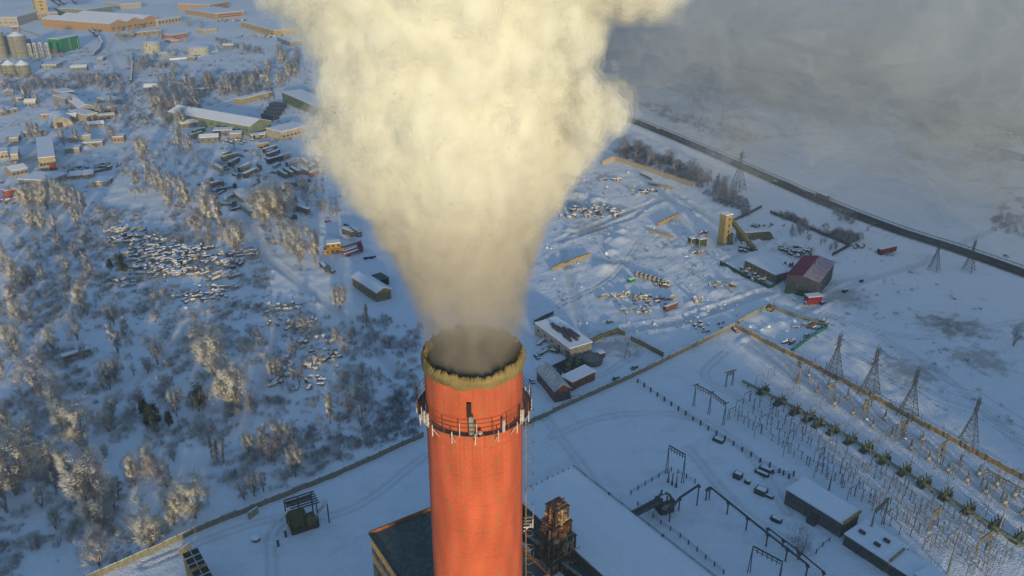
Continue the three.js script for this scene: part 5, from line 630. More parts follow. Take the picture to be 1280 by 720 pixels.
{
  const [x, z] = G(904, 304), t = thing('mixing_tower', 'tall yellow sheet clad mixing tower of the concrete plant', 'tower', [x, H(x, z), z], 0.5);
  const ht = 16; boxPart('shaft', M(0.55, 0.42, 0.17, { tex: 'rib' }), t, 0, -0.4, 0, 4.2, ht, 4.2); boxPart('roof', SNOW, t, 0, ht - 0.4, 0, 4.6, 0.4, 4.6); for (let i = 0; i < 4; i++) boxPart('window', GLASS, t, 0.4, 3 + i * 3.2, 2.1, 1.0, 1.3, 0.12); boxPart('lower_bay', M(0.09, 0.12, 0.07), t, 1.9, -0.4, 1.6, 3, 6, 3); for (let i = 0; i < 5; i++) boxPart('belt_course', OCH, t, 0, 1 + i * 3.1, 0, 4.32, 0.3, 4.32);
  const c = thing('conveyor', 'sloping olive conveyor gallery leaning on the mixing tower', 'conveyor', [0, 0, 0]), a = G(912, 297), b = G(942, 314); const A = [a[0], 9, a[1]], B = [b[0], 1.2, b[1]]; new MB().bar(A, B, 1.9).put('gallery', M(0.26, 0.23, 0.10), c); for (const q of [0.25, 0.5, 0.75]) new MB().bar([lerp(A[0], B[0], q), -0.4, lerp(A[2], B[2], q)], [lerp(A[0], B[0], q), lerp(A[1], B[1], q) - 1, lerp(A[2], B[2], q)], 0.4).put('trestle', STEEL, c);
  const [sx, sz] = G(944, 298), s = thing('cement_store', 'olive sloped embankment wall of the aggregate store behind the conveyor', 'store', [sx, H(sx, sz), sz], 0.15); new MB().hexa([[-9, -0.3, 3], [9, -0.3, 3], [9, -0.3, -2], [-9, -0.3, -2], [-9, 3.4, 0.4], [8, 2.4, 0.4], [8, 2.4, -2], [-9, 3.4, -2]]).put('bank', M(0.22, 0.20, 0.10), s); boxPart('snow_top', SNOW, s, -0.5, 3.0, -1, 16, 0.3, 1.6);
  for (const [px, py, h, label] of [[876, 308, 4, 'dark green loading plant with white tank at the track end'], [866, 306, 3, 'smaller dark green skip left of the loading plant']]) { const [x2, z2] = G(px, py), q = thing('loading_plant', label, 'machine', [x2, H(x2, z2), z2], 0.4); boxPart('bin', DKGREEN, q, 0, 1, 0, 4.4, h - 1, 3); for (const [a2, b2] of [[-1, -1], [1, -1], [1, 1], [-1, 1]]) boxPart('leg', STEEL, q, a2 * 2, -0.4, b2 * 1.3, 0.3, 1.6, 0.3); boxPart('snow_top', SNOW, q, 0, h, 0, 4, 0.3, 2.6); new MB().cyl([3, 0, 0], [3, h + 1, 0], 0.8, 0.8, 12).put('tank', LGREY, q); boxPart('ladder', OCH, q, -2.3, 0, 1.6, 0.4, h, 0.1); }
  heap('dark green stack of goods behind the green sheet fence', 935, 341, 10, [10, 3], [DKGREEN, YEL, OCH, GREY], 61, [2.2, 0.9, 1.6]); heap('orange and grey stack of goods near the corner of the green fence', 952, 350, 10, [7, 3], [ORANGE, OCH, STEEL], 62, [2, 0.9, 1.4]); heap('orange machine parts on the snow before the green fence', 906, 358, 8, [8, 3], [ORANGE, OCH, BROWN], 63, [2, 0.9, 1.4]); heap('row of dark stacked moulds at the far side of the plant yard', 962, 283, 14, [11, 2], [STEEL, OLIVE], 64, [3, 0.6, 1]); heap('dark vehicles and scrap before the embankment', 932, 313, 8, [5, 2.5], [BLACK, STEEL], 65, [3, 0.9, 1.6]);
  heap('dark dump of slag in the middle of the plant yard', 995, 314, 34, [8, 7], [OLIVE, M(0.12, 0.11, 0.07)], 66, [2.4, 0.8, 2]); heap('dark scrap by the olive shed end', 988, 334, 8, [4, 3], [BLACK, STEEL], 67, [2, 0.8, 1.2]); heap('pallets outside the right corner of the plant yard', 1072, 309, 6, [4, 2.4], [OCH, BROWN], 68, [2.2, 0.8, 1.4]);
}
fence('sunlit pale concrete wall bending round the far building yard', [[753, 206], [768, 200], [815, 216], [867, 234]], 4.4, { wall: M(0.66, 0.56, 0.40), thick: 0.4, name: 'yard_wall', cat: 'wall' });
for (const [p, q, h, label] of [[[810, 231], [842, 237], 2, 'short cream wall stub with pillars inside the far yard'], [[822, 283], [848, 271], 3, 'cream ramp wall in the middle of the building yard'], [[811, 290], [841, 298], 2, 'pale low wall beside the ploughed track'], [[690, 339], [738, 320], 2.6, 'yellowish brown retaining wall at the plume edge'], [[702, 228], [724, 226], 2.2, 'yellowish wall stub close to the plume'], [[800, 218], [815, 226], 1.6, 'low lit wall piece below the far yard wall']]) fence(label, [p, q], h, { wall: M(0.52, 0.42, 0.24), thick: 0.8, name: 'low_wall', cat: 'wall' });
{ // row of concrete rings and blocks, timber stacks, the green tank
  const R = rng(8); for (let i = 0; i < 7; i++) { const [x, z] = G(796 + i * 5.4, 345 + i * 1.7), t = thing('concrete_ring', `${['first', 'second', 'third', 'fourth', 'fifth', 'sixth', 'seventh'][i]} from left in the row of concrete rings on the sunny yard`, 'concrete ring', [x, H(x, z) - 0.2, z]); mesh('ring', new THREE.CylinderGeometry(1.1, 1.1, 2.2, 14, 1, true).translate(0, 1.1, 0), M(0.42, 0.38, 0.3), t); mesh('inside', new THREE.CylinderGeometry(0.9, 0.9, 2.16, 14).translate(0, 1.08, 0), BLACK, t); boxPart('snow_cap', SNOW, t, 0.2, 2.2, 0, 1.2, 0.15, 0.8, R()); }
  { const [x, z] = G(789, 352), t = thing('green_container', 'small green container below the row of concrete rings', 'container', [x, H(x, z) - 0.1, z], 0.5); boxPart('body', GREEN, t, 0, 0, 0, 3.4, 1.6, 1.8); boxPart('snow_lid', SNOW, t, 0, 1.6, 0, 3.2, 0.2, 1.6); boxPart('skid', BLACK, t, 0, -0.2, 0, 3.5, 0.2, 1.4); }
  heap('wooden crates and dark lorry parts ending the ring row', 829, 357, 8, [4, 2.4], [BROWN, WOOD, BLACK], 71, [2, 1, 1.4]);
  heap('long yellow timber stack on the sunny yard, upper', 812, 373, 14, [9, 1.4], [OCH, M(0.55, 0.42, 0.2)], 72, [7, 0.5, 0.9], 'timber_stack', 0.35); heap('yellow timber stack on the sunny yard, left', 770, 371, 14, [7, 1.8], [OCH, M(0.55, 0.42, 0.2)], 73, [5, 0.5, 0.9], 'timber_stack', 0.1); heap('reddish scrap row under the timber stacks', 816, 381, 9, [9, 1.6], [RUST, BROWN], 74, [2.4, 0.6, 1], 'scrap_row', 0.3); heap('snowy blocks left of the scrap row', 790, 390, 12, [8, 3], [LGREY, CREAM], 75, [1.8, 0.9, 1.4]);
  heap('sunlit snow covered blocks on the open yard', 870, 378, 4, [3, 2], [CREAM], 76, [2, 1.2, 1.5]); heap('wide field of snowy rubble blocks next to the plume', 735, 266, 60, [20, 11], [CREAM, LGREY, BROWN], 77, [2.6, 0.8, 1.8]); heap('brown rubble ridge in the far building yard', 806, 240, 14, [8, 3], [BROWN, OCH], 78, [2.6, 0.8, 1.6]); heap('ochre timber under the far yard wall', 762, 225, 12, [8, 3], [OCH, BROWN], 79, [3, 0.7, 1.2]);
  heap('dark machine half buried in a snow bank by the tower', 880, 292, 7, [3, 2], [BROWN, BLACK], 80, [2.4, 1, 1.6]); heap('yellowish beam heap at the foot of the track', 876, 316, 7, [5, 1.5], [OCH], 81, [4, 0.5, 0.8]); heap('bricks and boards along the outside of the concrete fence', 893, 406, 14, [11, 3], [BROWN, WOOD, LGREY], 82, [2, 0.5, 1]); heap('small scatter of boards above the fence', 878, 413, 5, [4, 2], [GREY, BROWN], 83, [1.6, 0.6, 1]);
}
for (const [P, n, label, seed] of [[[[690, 225], [760, 200], [870, 245], [950, 320], [960, 380], [860, 410], [720, 420], [680, 330]], 170, 'small ploughed up snow lumps strewn over the building yard', 1], [[[130, 270], [300, 290], [430, 400], [420, 480], [350, 480], [250, 390], [130, 370]], 120, 'small snow lumps strewn round the slab dump', 2], [[[925, 405], [960, 387], [1020, 408], [985, 432]], 24, 'snow lumps inside the small walled yard', 3], [[[690, 400], [900, 385], [910, 405], [790, 440], [740, 425]], 50, 'snow lumps along the outside of the concrete fence', 4]]) {
  const W = T(P), R = rng(7000 + seed), xs = W.map((p) => p[0]), zs = W.map((p) => p[1]), b = [Math.min(...xs), Math.max(...xs), Math.min(...zs), Math.max(...zs)], g = new THREE.IcosahedronGeometry(0.5, 1), q = g.attributes.position; for (let i = 0; i < q.count; i++) { const k = 1 + 0.35 * n3(q.getX(i) * 3, q.getY(i) * 3, q.getZ(i) * 3); q.setXYZ(i, q.getX(i) * k, q.getY(i) * k, q.getZ(i) * k); } g.computeVertexNormals();
  const M4 = [], m = new THREE.Matrix4(), e = new THREE.Euler(), qq = new THREE.Quaternion(); let k = 0; while (M4.length < n && k++ < n * 12) { const x = lerp(b[0], b[1], R()), z = lerp(b[2], b[3], R()); if (!inPoly(x, z, W) || n2(x / 14 + 30, z / 14) < 0.05) continue; const s = 0.3 + R() * R() * 1.0; M4.push(new THREE.Matrix4().compose(new THREE.Vector3(x, H(x, z) + s * 0.12, z), qq.setFromEuler(e.set(R() * 3, R() * 3, R() * 3)).clone(), new THREE.Vector3(s * (1.2 + R()), s * 0.38, s * (1 + R() * 0.6)))); }
  const im = new THREE.InstancedMesh(g, SNOW, M4.length); M4.forEach((x, i) => im.setMatrixAt(i, x)); im.name = numbered('snow_lumps'); tag(im, label, 'snow lumps', null, 'stuff'); scene.add(im);
}
// ---------------------------------------------------------------- highway
{
  const P = [[640, 95], [700, 117], [762, 142], [860, 182], [960, 226], [1040, 261], [1120, 292], [1200, 318], [1290, 350], [1420, 396]].map(([a, b]) => G(a, b)), curve = new THREE.CatmullRomCurve3(P.map(([x, z]) => new THREE.Vector3(x, 0, z))), N = 160, pts = curve.getSpacedPoints(N);
  const strip = (a, b, y, dash) => { const m = new MB(); for (let i = 0; i < N; i++) { if (dash && i % 2) continue; const p = pts[i], q = pts[i + 1], t = q.clone().sub(p).normalize(), n = [-t.z, t.x], e = (v, o) => [v.x + n[0] * o, y, v.z + n[1] * o]; m.quad(e(p, a), e(q, a), e(q, b), e(p, b)); } return m; };
  const bank = new MB(); for (let i = 0; i < N; i++) { const p = pts[i], q = pts[i + 1], t = q.clone().sub(p).normalize(), n = [-t.z, t.x], e = (v, o, y) => [v.x + n[0] * o, y, v.z + n[1] * o]; bank.quad(e(p, -14, -1.5), e(q, -14, -1.5), e(q, -7.5, 1.75), e(p, -7.5, 1.75)).quad(e(p, 7.5, 1.75), e(q, 7.5, 1.75), e(q, 14, -1.5), e(p, 14, -1.5)).quad(e(p, -7.5, 1.75), e(q, -7.5, 1.75), e(q, 7.5, 1.75), e(p, 7.5, 1.75)); }
  tag(bank.put('road_embankment', SNOW), 'snowy bank carrying the highway', null, null, 'structure');
  tag(strip(-5.2, 5.2, 1.77, false).put('road', M(0.055, 0.058, 0.062)), 'dark cleared highway slanting across the upper right', null, null, 'structure');
  tag(strip(-0.12, 0.12, 1.776, true).put('road_marking', M(0.6, 0.6, 0.6)), 'dashed centre line of the highway', null, null, 'structure');
  for (const o of [-5.0, 4.8]) tag(strip(o, o + 0.16, 1.776, false).put('road_marking', M(0.5, 0.5, 0.5)), 'edge line of the highway', null, null, 'structure');
  for (const s of [-1, 1]) { const g = new THREE.Group(); g.name = numbered('guard_rail'); tag(g, s < 0 ? 'far side steel guard rail of the highway' : 'near side steel guard rail of the highway', 'guard rail'); scene.add(g); const m = new MB(), q = new MB(); for (let i = 0; i < N; i++) { const p = pts[i], r2 = pts[i + 1], t = r2.clone().sub(p).normalize(), n = [-t.z * s * 6.3, t.x * s * 6.3]; m.bar([p.x + n[0], 2.5, p.z + n[1]], [r2.x + n[0], 2.5, r2.z + n[1]], 0.3); q.bar([p.x + n[0], 1.6, p.z + n[1]], [p.x + n[0], 2.6, p.z + n[1]], 0.16); } m.put('beam', GALV, g); tag(q.put('posts', GALV, g), null, null, null, 'stuff'); }
  [[0.42, -2.5, 'white', WHITE, 'car'], [0.55, 2.5, 'red', RED, 'car'], [0.72, -2.5, 'grey', GREY, 'truck'], [0.66, 2.4, 'dark', BLUE, 'car']].forEach(([u, o, key, c, k], i) => { const p = curve.getPointAt(u), t = curve.getTangentAt(u), v = vehicle(k, c, key, [640, 300], [650, 300], ['white car driving on the hazy part of the highway', 'red car on the near lane of the highway', 'grey lorry on the highway near the right edge', 'dark blue car on the near lane of the highway'][i]); v.position.set(p.x - t.z * o, 1.79, p.z + t.x * o); v.rotation.y = Math.atan2(-t.z, t.x) + (o < 0 ? Math.PI : 0); });
}
// hazy works beyond the highway
bld({ label: 'long dark roofed works at the far right edge in the haze', A: [1216, 134], B: [1290, 162], C: [1240, 124], h: 9, wall: M(0.08, 0.09, 0.1), win: [['front', 1, 12, 3, 1.6, 4]] });
bld({ label: 'further pale roofed works behind the dark one in the haze', A: [1190, 124], B: [1250, 132], C: [1222, 112], h: 8, wall: M(0.12, 0.13, 0.14), win: [['front', 1, 8, 3, 1.6, 3]] });
bld({ name: 'red_works', label: 'reddish tower house glimpsed through the haze beyond the highway', A: [852, 74], B: [868, 74], C: [856, 70], h: 15, wall: M(0.5, 0.10, 0.05), win: [['front', 3, 3, 2, 1.6, 3]] });
[[1212, 166, 'upper'], [1232, 182, 'middle'], [1250, 192, 'lower'], [1200, 156, 'farthest'], [1256, 172, 'rightmost']].forEach(([a, b, w], i) => heap(`${w} heap of yellowish scrap in the hazy yard beyond the highway`, a, b, 16, [14, 9], [OCH, STEEL, BLACK, CREAM, OLIVE], 200 + i, [4, 1.6, 2.4]));
fence('dark low wall in the haze beyond the highway', [[830, 108], [862, 122]], 2, { wall: STEEL, step: 8 }); fence('pale snowy wall line in the haze beyond the highway', [[905, 135], [935, 120]], 2, { wall: LGREY, step: 8 });
[[[1150, 110], [1188, 118], [1160, 104], 8, 'pale long works furthest left of the hazy far buildings'], [[1130, 128], [1156, 134], [1138, 124], 6, 'low dark shed left of the hazy dark roofed works'], [[1248, 108], [1290, 116], [1258, 102], 9, 'pale hall behind all other hazy works at the right edge'], [[1180, 148], [1204, 154], [1190, 143], 5, 'small hazy shed before the dark roofed works'], [[1080, 92], [1112, 97], [1086, 88], 8, 'dim hazy block far beyond the highway, middle of the smoke'], [[960, 66], [990, 68], [964, 62], 9, 'dim hazy block far beyond the highway, left part of the smoke'], [[1256, 186], [1282, 193], [1264, 181], 5, 'long hazy shed at the lower side of the far yard']].forEach(([A, B, C, h, label], i) => bld({ label, A, B, C, h, wall: i % 2 ? M(0.07, 0.08, 0.09) : M(0.2, 0.2, 0.2), win: [['front', 1, 7, 3, 1.6, 2.6]] }));
// ---------------------------------------------------------------- the works at the upper left
const row = (label, A, B, C, h, o = {}) => bld({ label, A, B, C, h, ...o });
row('cream walled block cut by the left picture edge at the top', [-16, 22], [21, 21.5], [-10, 11], 12, { wall: CREAM, win: [['front', 1, 6, 2, 1.6, 4]] });
{ // yellow elevator tower on its pink and green base
  const b = row('yellow works tower standing on a pink and green striped base block', [46, 17], [72, 15.5], [44, 12], 10, { name: 'works_tower', wall: M(0.58, 0.36, 0.26), win: [['front', 2, 6, 2, 1.8, 2, M(0.2, 0.35, 0.08)]] });
  boxPart('plinth', M(0.16, 0.36, 0.05), b.t, 0, -0.5, b.d / 2 + 0.2, b.w + 0.6, 3, 0.6); boxPart('tower', M(0.72, 0.55, 0.18), b.t, -b.w * 0.17, 10, 0, b.w * 0.55, 26, b.d * 0.6); boxPart('tower_top', YEL, b.t, -b.w * 0.17, 36, 0, b.w * 0.6, 1, b.d * 0.64);
  for (let i = 0; i < 4; i++) boxPart('window', GLASS, b.t, -b.w * 0.17, 14 + i * 5, b.d * 0.3 + 0.05, 3, 2, 0.2);
}
row('big ochre walled warehouse with three snowy roof bays by the railway', [137, 30], [197, 21.5], [116, 15.5], 11, { roof: 'gable', ridge: 'd', bays: 3, rh: 4, wall: M(0.60, 0.36, 0.13), win: [['front', 1, 9, 3, 2.6, 3.4]], gates: [['front', -0.5, 5, 5], ['front', 0.35, 5, 5]] });
row('paler end block with dark windows joined to the ochre warehouse', [197, 25], [226, 20.5], [185, 12], 8, { wall: CREAM, win: [['front', 1, 7, 3, 3.4, 2.5]] });
row('greenish walled shed behind the ochre warehouse, top edge', [110, 12], [140, 7.5], [98, 4], 10, { wall: M(0.3, 0.34, 0.2), win: [['front', 1, 8, 2.4, 1.8, 5]] });
row('low cream shed at the top edge right of the greenish one', [150, 5.5], [176, 3.5], [146, 1], 7, { wall: CREAM });
row('long low shed under the ochre warehouse wall', [153, 42.5], [201, 37.5], [148, 40], 5, { wall: M(0.5, 0.36, 0.18), win: [['front', 1, 8, 2, 1.4, 1.6]] });
row('orange brick hut near the storage tanks', [214, 44], [234, 41], [213, 41], 5, { wall: M(0.62, 0.22, 0.09), win: [['front', 1, 3, 2, 1.6, 1.5]] });
row('small ochre hut right below the orange brick hut', [214, 51], [224, 50], [213, 48], 4, { wall: ORANGE });
row('pale ochre shed right of the tanks', [254, 38], [271, 36], [252, 35.5], 4, { wall: M(0.62, 0.46, 0.22) });
row('two storey works with orange window bands near the plume top left', [262, 6], [286, 1.5], [250, 0], 10, { wall: M(0.6, 0.38, 0.16), win: [['front', 2, 1, 60, 1.4, 2, BROWN, 'window_band']] });
row('lower orange banded office block beside the two storey works', [268, 17], [305, 13.5], [262, 8.5], 8, { wall: M(0.6, 0.4, 0.2), win: [['front', 2, 1, 80, 1.3, 1.8, BROWN, 'window_band']] });
row('yellow walled long shed running into the plume at upper left', [301, 27], [342, 38], [311, 19], 7, { wall: M(0.62, 0.46, 0.13), win: [['front', 1, 8, 2, 1.4, 2.4]] });
row('pale blue roofed shed at the plume edge behind the yellow one', [346, 46], [362, 52], [352, 38], 6, { wall: GREY });
for (const [px, py, r, h, label] of [[191, 65, 10, 12, 'tall white storage tank, the left one of the pair'], [249, 68, 12, 8, 'wide white storage tank, the right one of the pair'], [208, 70, 11, 4, 'low greenish tank in front of the tall white one']]) { const [x, z] = G(px, py), t = thing('storage_tank', label, 'tank', [x, H(x, z) - 0.5, z]); new MB().cyl([0, 0, 0], [0, h, 0], r, r, 28).put('shell', h > 5 ? M(0.66, 0.66, 0.54) : M(0.42, 0.46, 0.34), t); new MB().cyl([0, h, 0], [0, h + 1.4, 0], r * 1.01, r * 0.1, 28).put('roof', SNOW, t); for (let i = 0; i < 3; i++) boxPart('stair', STEEL, t, Math.cos(1.2 + i * 0.25) * r, i * h / 3, Math.sin(1.2 + i * 0.25) * r, 1, h / 3, 0.4, -1.2 - i * 0.25); }
{ const pts = T([[212, 75], [250, 72], [272, 64], [270, 58]]), t = thing('snow_pipe', 'pale bank curving round the wide white tank', 'bank', [0, 0, 0]); new MB().path(pts.map(([x, z]) => [x, 0.6, z]), 1.1, 6).put('pipe', SNOW, t); for (const [x, z] of pts) boxPart('support', STEEL, t, x, -0.5, z, 0.5, 1, 0.5); }
// grain silos and the green house
{
  const silo = (px, py, r, h, cone, label, m = M(0.42, 0.41, 0.33, { tex: 'rib' })) => { const [x, z] = G(px, py), t = thing('grain_silo', label, 'silo', [x, H(x, z) - 0.4, z]); new MB().cyl([0, 0, 0], [0, h, 0], r, r, 22).put('shell', m, t); new MB().cyl([0, h, 0], [0, h + cone, 0], r * 1.03, r * 0.12, 22).put('roof', SNOW, t); for (let i = 1; i < 4; i++) mesh('hoop', new THREE.TorusGeometry(r + 0.05, 0.14, 5, 24).rotateX(Math.PI / 2).translate(0, h * i / 4, 0), STEEL, t); boxPart('ladder', STEEL, t, 0.3, 0, r + 0.1, 0.6, h, 0.2); return t; };
  silo(2, 71, 7, 27, 3, 'tall grain silo cut by the left picture edge', M(0.46, 0.42, 0.28)); silo(26, 70, 9, 23, 4, 'broad grain silo topped with a conveyor house'); silo(16, 66, 6, 20, 3, 'darker grain silo between the tall and the broad one', GREY); silo(36, 66, 5, 16, 3, 'lower silo hidden behind the broad one', GREY);
  [[40, 73, 'first'], [46.5, 72.5, 'second'], [54, 72, 'third'], [62, 73, 'fourth']].forEach(([a, b, w]) => silo(a, b, 2, 16, 1.2, `${w} of the slim white silo tubes before the green house, from left`, M(0.62, 0.6, 0.5)));
  [[-2, 93, 'leftmost'], [14, 94.5, 'middle'], [31, 94.5, 'rightmost']].forEach(([a, b, w]) => silo(a, b, 6.5, 11, 4, `${w} of the three squat silos with snowy cone roofs`));
  const [x, z] = G(27, 66), t = thing('headhouse', 'boxy conveyor house above the broad silo', 'conveyor house', [x, 0, z], 0.4); boxPart('cabin', M(0.4, 0.33, 0.25), t, 0, 24, 0, 8, 5, 5); boxPart('roof', SNOW, t, 0, 29, 0, 8.6, 0.5, 5.6); boxPart('window', GLASS, t, 0, 26, 2.5, 4, 1.4, 0.2); for (const q of [-3, 3]) boxPart('leg', STEEL, t, q, -0.5, -4, 0.8, 25, 0.8); new MB().bar([3, 26, 0], [26, 15, -2], 1.6).put('bridge', GREY, t);
  const b = row('bright green house with pale letter marks on its side wall', [74, 49], [59, 48.5], [92, 44], 15, { name: 'green_house', wall: M(0.015, 0.30, 0.09), roofM: SNOW });
  for (let i = 0; i < 5; i++) boxPart('letter_mark', M(0.62, 0.66, 0.4), b.t, b.side * b.w / 2, 12 - i * 2.4, b.d * 0.02, 0.2, 1.5, 1.6); boxPart('side_ladder', WHITE, b.t, b.side * b.w / 2, 0.5, -b.d * 0.42, 0.4, 11, 0.8);
  const [rx, rz] = G(72, 71), rr = thing('red_auger', 'reddish auger frame leaning at the foot of the green house', 'auger', [rx, H(rx, rz), rz], 0.3); new MB().bar([-6, 9, 0], [5, 0, 1], 1.3).put('tube', M(0.4, 0.12, 0.07), rr); new MB().bar([-3, 9, 2], [6, 0, 2], 1).put('tube', RUST, rr); boxPart('leg', STEEL, rr, -4, -0.3, 0.5, 0.6, 8, 0.6);
  row('small pale shed in front of the silo tubes', [50, 81.5], [70, 81], [50, 77.5], 4, { wall: M(0.48, 0.46, 0.38), win: [['front', 1, 4, 1.4, 1.2, 1.4]] });
}
// railway sidings with standing trains
{
  const lines = [[[[58, -4], [90, 19], [122, 47]], 'first track from left'], [[[66, -4], [98, 18], [128, 42]], 'second track from left'], [[[84, -4], [108, 16], [131, 36]], 'track nearest the ochre warehouse']], R = rng(91), kinds = [['wagon', BROWN, 'brown'], ['wagon', STEEL, 'steel'], ['tank', BLACK, 'black'], ['wagon', BLUE, 'blue'], ['wagon', RUST, 'rust'], ['tank', LGREY, 'grey']];
  lines.forEach(([pts, w], li) => {
    const g = T(pts), st = along(g, 14.5), rails = new THREE.Group(); rails.name = numbered('railway_track'); tag(rails, `snowy railway track, ${w}`, 'railway track'); scene.add(rails); for (const s of [-0.8, 0.8]) { const b = new MB(); g.forEach(([x, z], i) => { if (i) b.bar([g[i - 1][0] + s, 0.45, g[i - 1][1]], [x + s, 0.45, z], 0.2); }); b.put('rail', STEEL, rails); } { const b = new MB(); along(g, 1.8).forEach((q) => b.box(q.x, 0.1, q.z, 0.4, 0.25, 2.8, q.turn)); tag(b.put('sleepers', BROWN, rails), null, null, null, 'stuff'); }
    st.forEach((s, i) => { if (R() < [0.15, 0.3, 0.1][li]) return; const [k, c, key] = kinds[(Math.floor(R() * 3) + li * 2) % kinds.length], v = vehicle(k, c, key, [640, 300], [650, 300], `snow topped ${key === 'black' || key === 'grey' ? key + ' tank' : key} wagon standing on the ${w}`, `wagons, ${w}, ${key}`); v.position.set(s.x, 0.4, s.z); v.rotation.y = s.turn; v.scale.setScalar(0.9); });
  });
  const w2 = T([[163, 70], [166, 82], [164, 104]]), s2 = along(w2, 9); s2.forEach((s, i) => { const v = vehicle('wagon', M(0.05, 0.09, 0.10), 'teal', [640, 300], [650, 300], 'dark teal wagon in the short curved train in the open snow', 'curved short train'); v.position.set(s.x, 0.2, s.z); v.rotation.y = s.turn; v.scale.setScalar(0.75); });
  const w3 = T([[124, 48], [128, 56], [124, 64], [117, 70]]); along(w3, 11).forEach((s) => { const v = vehicle('wagon', GREY, 'siding', [640, 300], [650, 300], 'grey wagon on the bend before the tanks', 'wagons on the bend'); v.position.set(s.x, 0.2, s.z); v.rotation.y = s.turn; v.scale.setScalar(0.8); });
}
// sheds among the trees
const shed = (label, A, B, C, h, o = {}) => row(label, A, B, C, h, { name: 'shed', wall: M(0.46, 0.42, 0.34), win: [['front', 1, 4, 1.6, 1.3, 1.3]], ...o });
shed('long snowy roofed shed of the upper left farmyard, nearest the silos', [76, 116], [93, 113.5], [72, 111.5], 5); shed('middle roof of the three parallel farmyard sheds', [81, 123.5], [99, 120.5], [77, 117.5], 5); shed('biggest farmyard shed with its gable to the viewer', [98, 135], [118, 132.5], [85, 125.5], 6, { roof: 'gable', ridge: 'd', rh: 2 }); shed('cream fronted hall with dark doors joining the farmyard sheds', [106, 144], [122, 141], [98, 136], 5, { wall: CREAM, gates: [['front', -0.4, 3, 3.6], ['front', 0.4, 3, 3.6]] }); shed('low garage row with cream doors right of the farmyard sheds', [124, 136], [146, 132], [122, 130], 5, { wall: CREAM, gates: [['front', -0.5, 3.4, 3.6], ['front', 0, 3.4, 3.6], ['front', 0.5, 3.4, 3.6]] }); shed('square snowy hut above the garage row', [121, 122], [136, 126], [129, 117], 4.5);
{ const [x, z] = G(78, 158), t = thing('arched_hangar', 'round arched hangar with a cream front among the trees', 'hangar', [x, H(x, z) - 0.3, z], 0.15); mesh('roof', new THREE.CylinderGeometry(8, 8, 26, 24, 1, true, 0, Math.PI).rotateZ(Math.PI / 2).rotateY(Math.PI / 2).translate(0, 0, -13), SNOW, t); mesh('front', new THREE.CircleGeometry(7.8, 24, 0, Math.PI).translate(0, 0, -0.1), CREAM, t); boxPart('door', BROWN, t, -1.5, 0, 0, 4, 4, 0.3); t.rotation.y = 0.55; }
shed('low shed with a bright front wall below the arched hangar', [86, 173], [113, 168.5], [84, 170], 3.2, { wall: M(0.66, 0.56, 0.4), win: [] });
row('main factory hall with cream walls and snowy roof, left yard', [47.5, 198], [68.5, 195.5], [30.6, 174], 9, { wall: M(0.58, 0.47, 0.28), win: [['front', 1, 5, 2.4, 1.6, 4], ['side', 1, 9, 2, 1.6, 4]], gates: [['front', 0.5, 4, 4.5, M(0.3, 0.05, 0.04)]] });
shed('snowy roofed lean-to at the front of the main factory hall', [62, 226], [83, 216.5], [54, 210.5], 4); shed('grey roofed little house left of the main factory hall', [14, 214], [34, 210], [10, 208], 4, { roof: 'gable', rh: 1.6 }); shed('cream house at the left edge above the grey roofed one', [13, 193.5], [22, 192.5], [8, 185], 6, { wall: CREAM }); shed('half hidden cream house at the very left edge', [-12, 192], [9, 189.5], [-12, 187], 5, { wall: CREAM });
row('bright red walled shed with a snowy roof at the left edge', [6, 239], [29, 234], [5, 236], 4, { name: 'red_shed', wall: M(0.62, 0.07, 0.03), gates: [['front', 0, 3, 3]] });
shed('long shed with a bright lit edge at the left picture border', [-8, 141], [22, 135], [-10, 131], 4); shed('small snowy shed by the lane below the main hall', [55, 216], [62, 221], [60, 212], 3, { win: [] });
fence('dark garden fence at the foot of the factory yard', [[84, 225], [140, 212]], 2, { wall: DKGREEN, step: 6 }); fence('low fence climbing along the snow lane', [[163, 151], [230, 137]], 1.8, { wall: M(0.32, 0.3, 0.2), step: 6 });
row('long green shed with a pale left and blue right roof slope', [312, 158], [338, 151], [265, 127], 7, { roof: 'gable', ridge: 'd', rh: 3.4, wall: M(0.26, 0.32, 0.22), win: [['side', 1, 12, 2, 1.3, 3]], gableM: M(0.24, 0.30, 0.20) });
row('long building with a green wall vanishing into the plume', [352, 115], [396, 134], [362, 106], 8, { wall: M(0.16, 0.24, 0.10), win: [['front', 2, 12, 2, 1.4, 1.8]], gates: [['front', 0.3, 4, 4]] });
row('thin snowy wing linking the green shed and the green walled building', [302, 124], [340, 114.5], [300, 121], 4, { wall: M(0.5, 0.42, 0.2) });
row('cream walled low building right under the plume edge', [352, 165], [385, 157], [343, 158], 6, { wall: CREAM, win: [['front', 1, 7, 1.8, 1.4, 1.8]] });
for (let i = 0; i < 4; i++) row(`${['first', 'second', 'third', 'last'][i]} dark slatted bay in the row of trailers behind the green shed`, [326 + i * 3.3, 143 - i * 4.4], [341 + i * 3.1, 145.5 - i * 4.6], [328 + i * 3.2, 140 - i * 4.4], 3.2, { name: 'dark_bay', wall: M(0.05, 0.07, 0.09), roofM: M(0.10, 0.13, 0.16) });
row('house with a lit left gable beside the shaded wood', [471, 366], [440, 346], [484, 358], 4.6, { name: 'cottage', wall: M(0.36, 0.28, 0.16), roof: 'gable', rh: 1.5, ridge: 'w', win: [['front', 1, 5, 1.2, 1.1, 1.4]] });
row('dark lean-to roof behind the house beside the shaded wood', [464, 345], [474, 351], [470, 338], 3, { name: 'shed', wall: BLACK, roofM: M(0.16, 0.16, 0.16) });
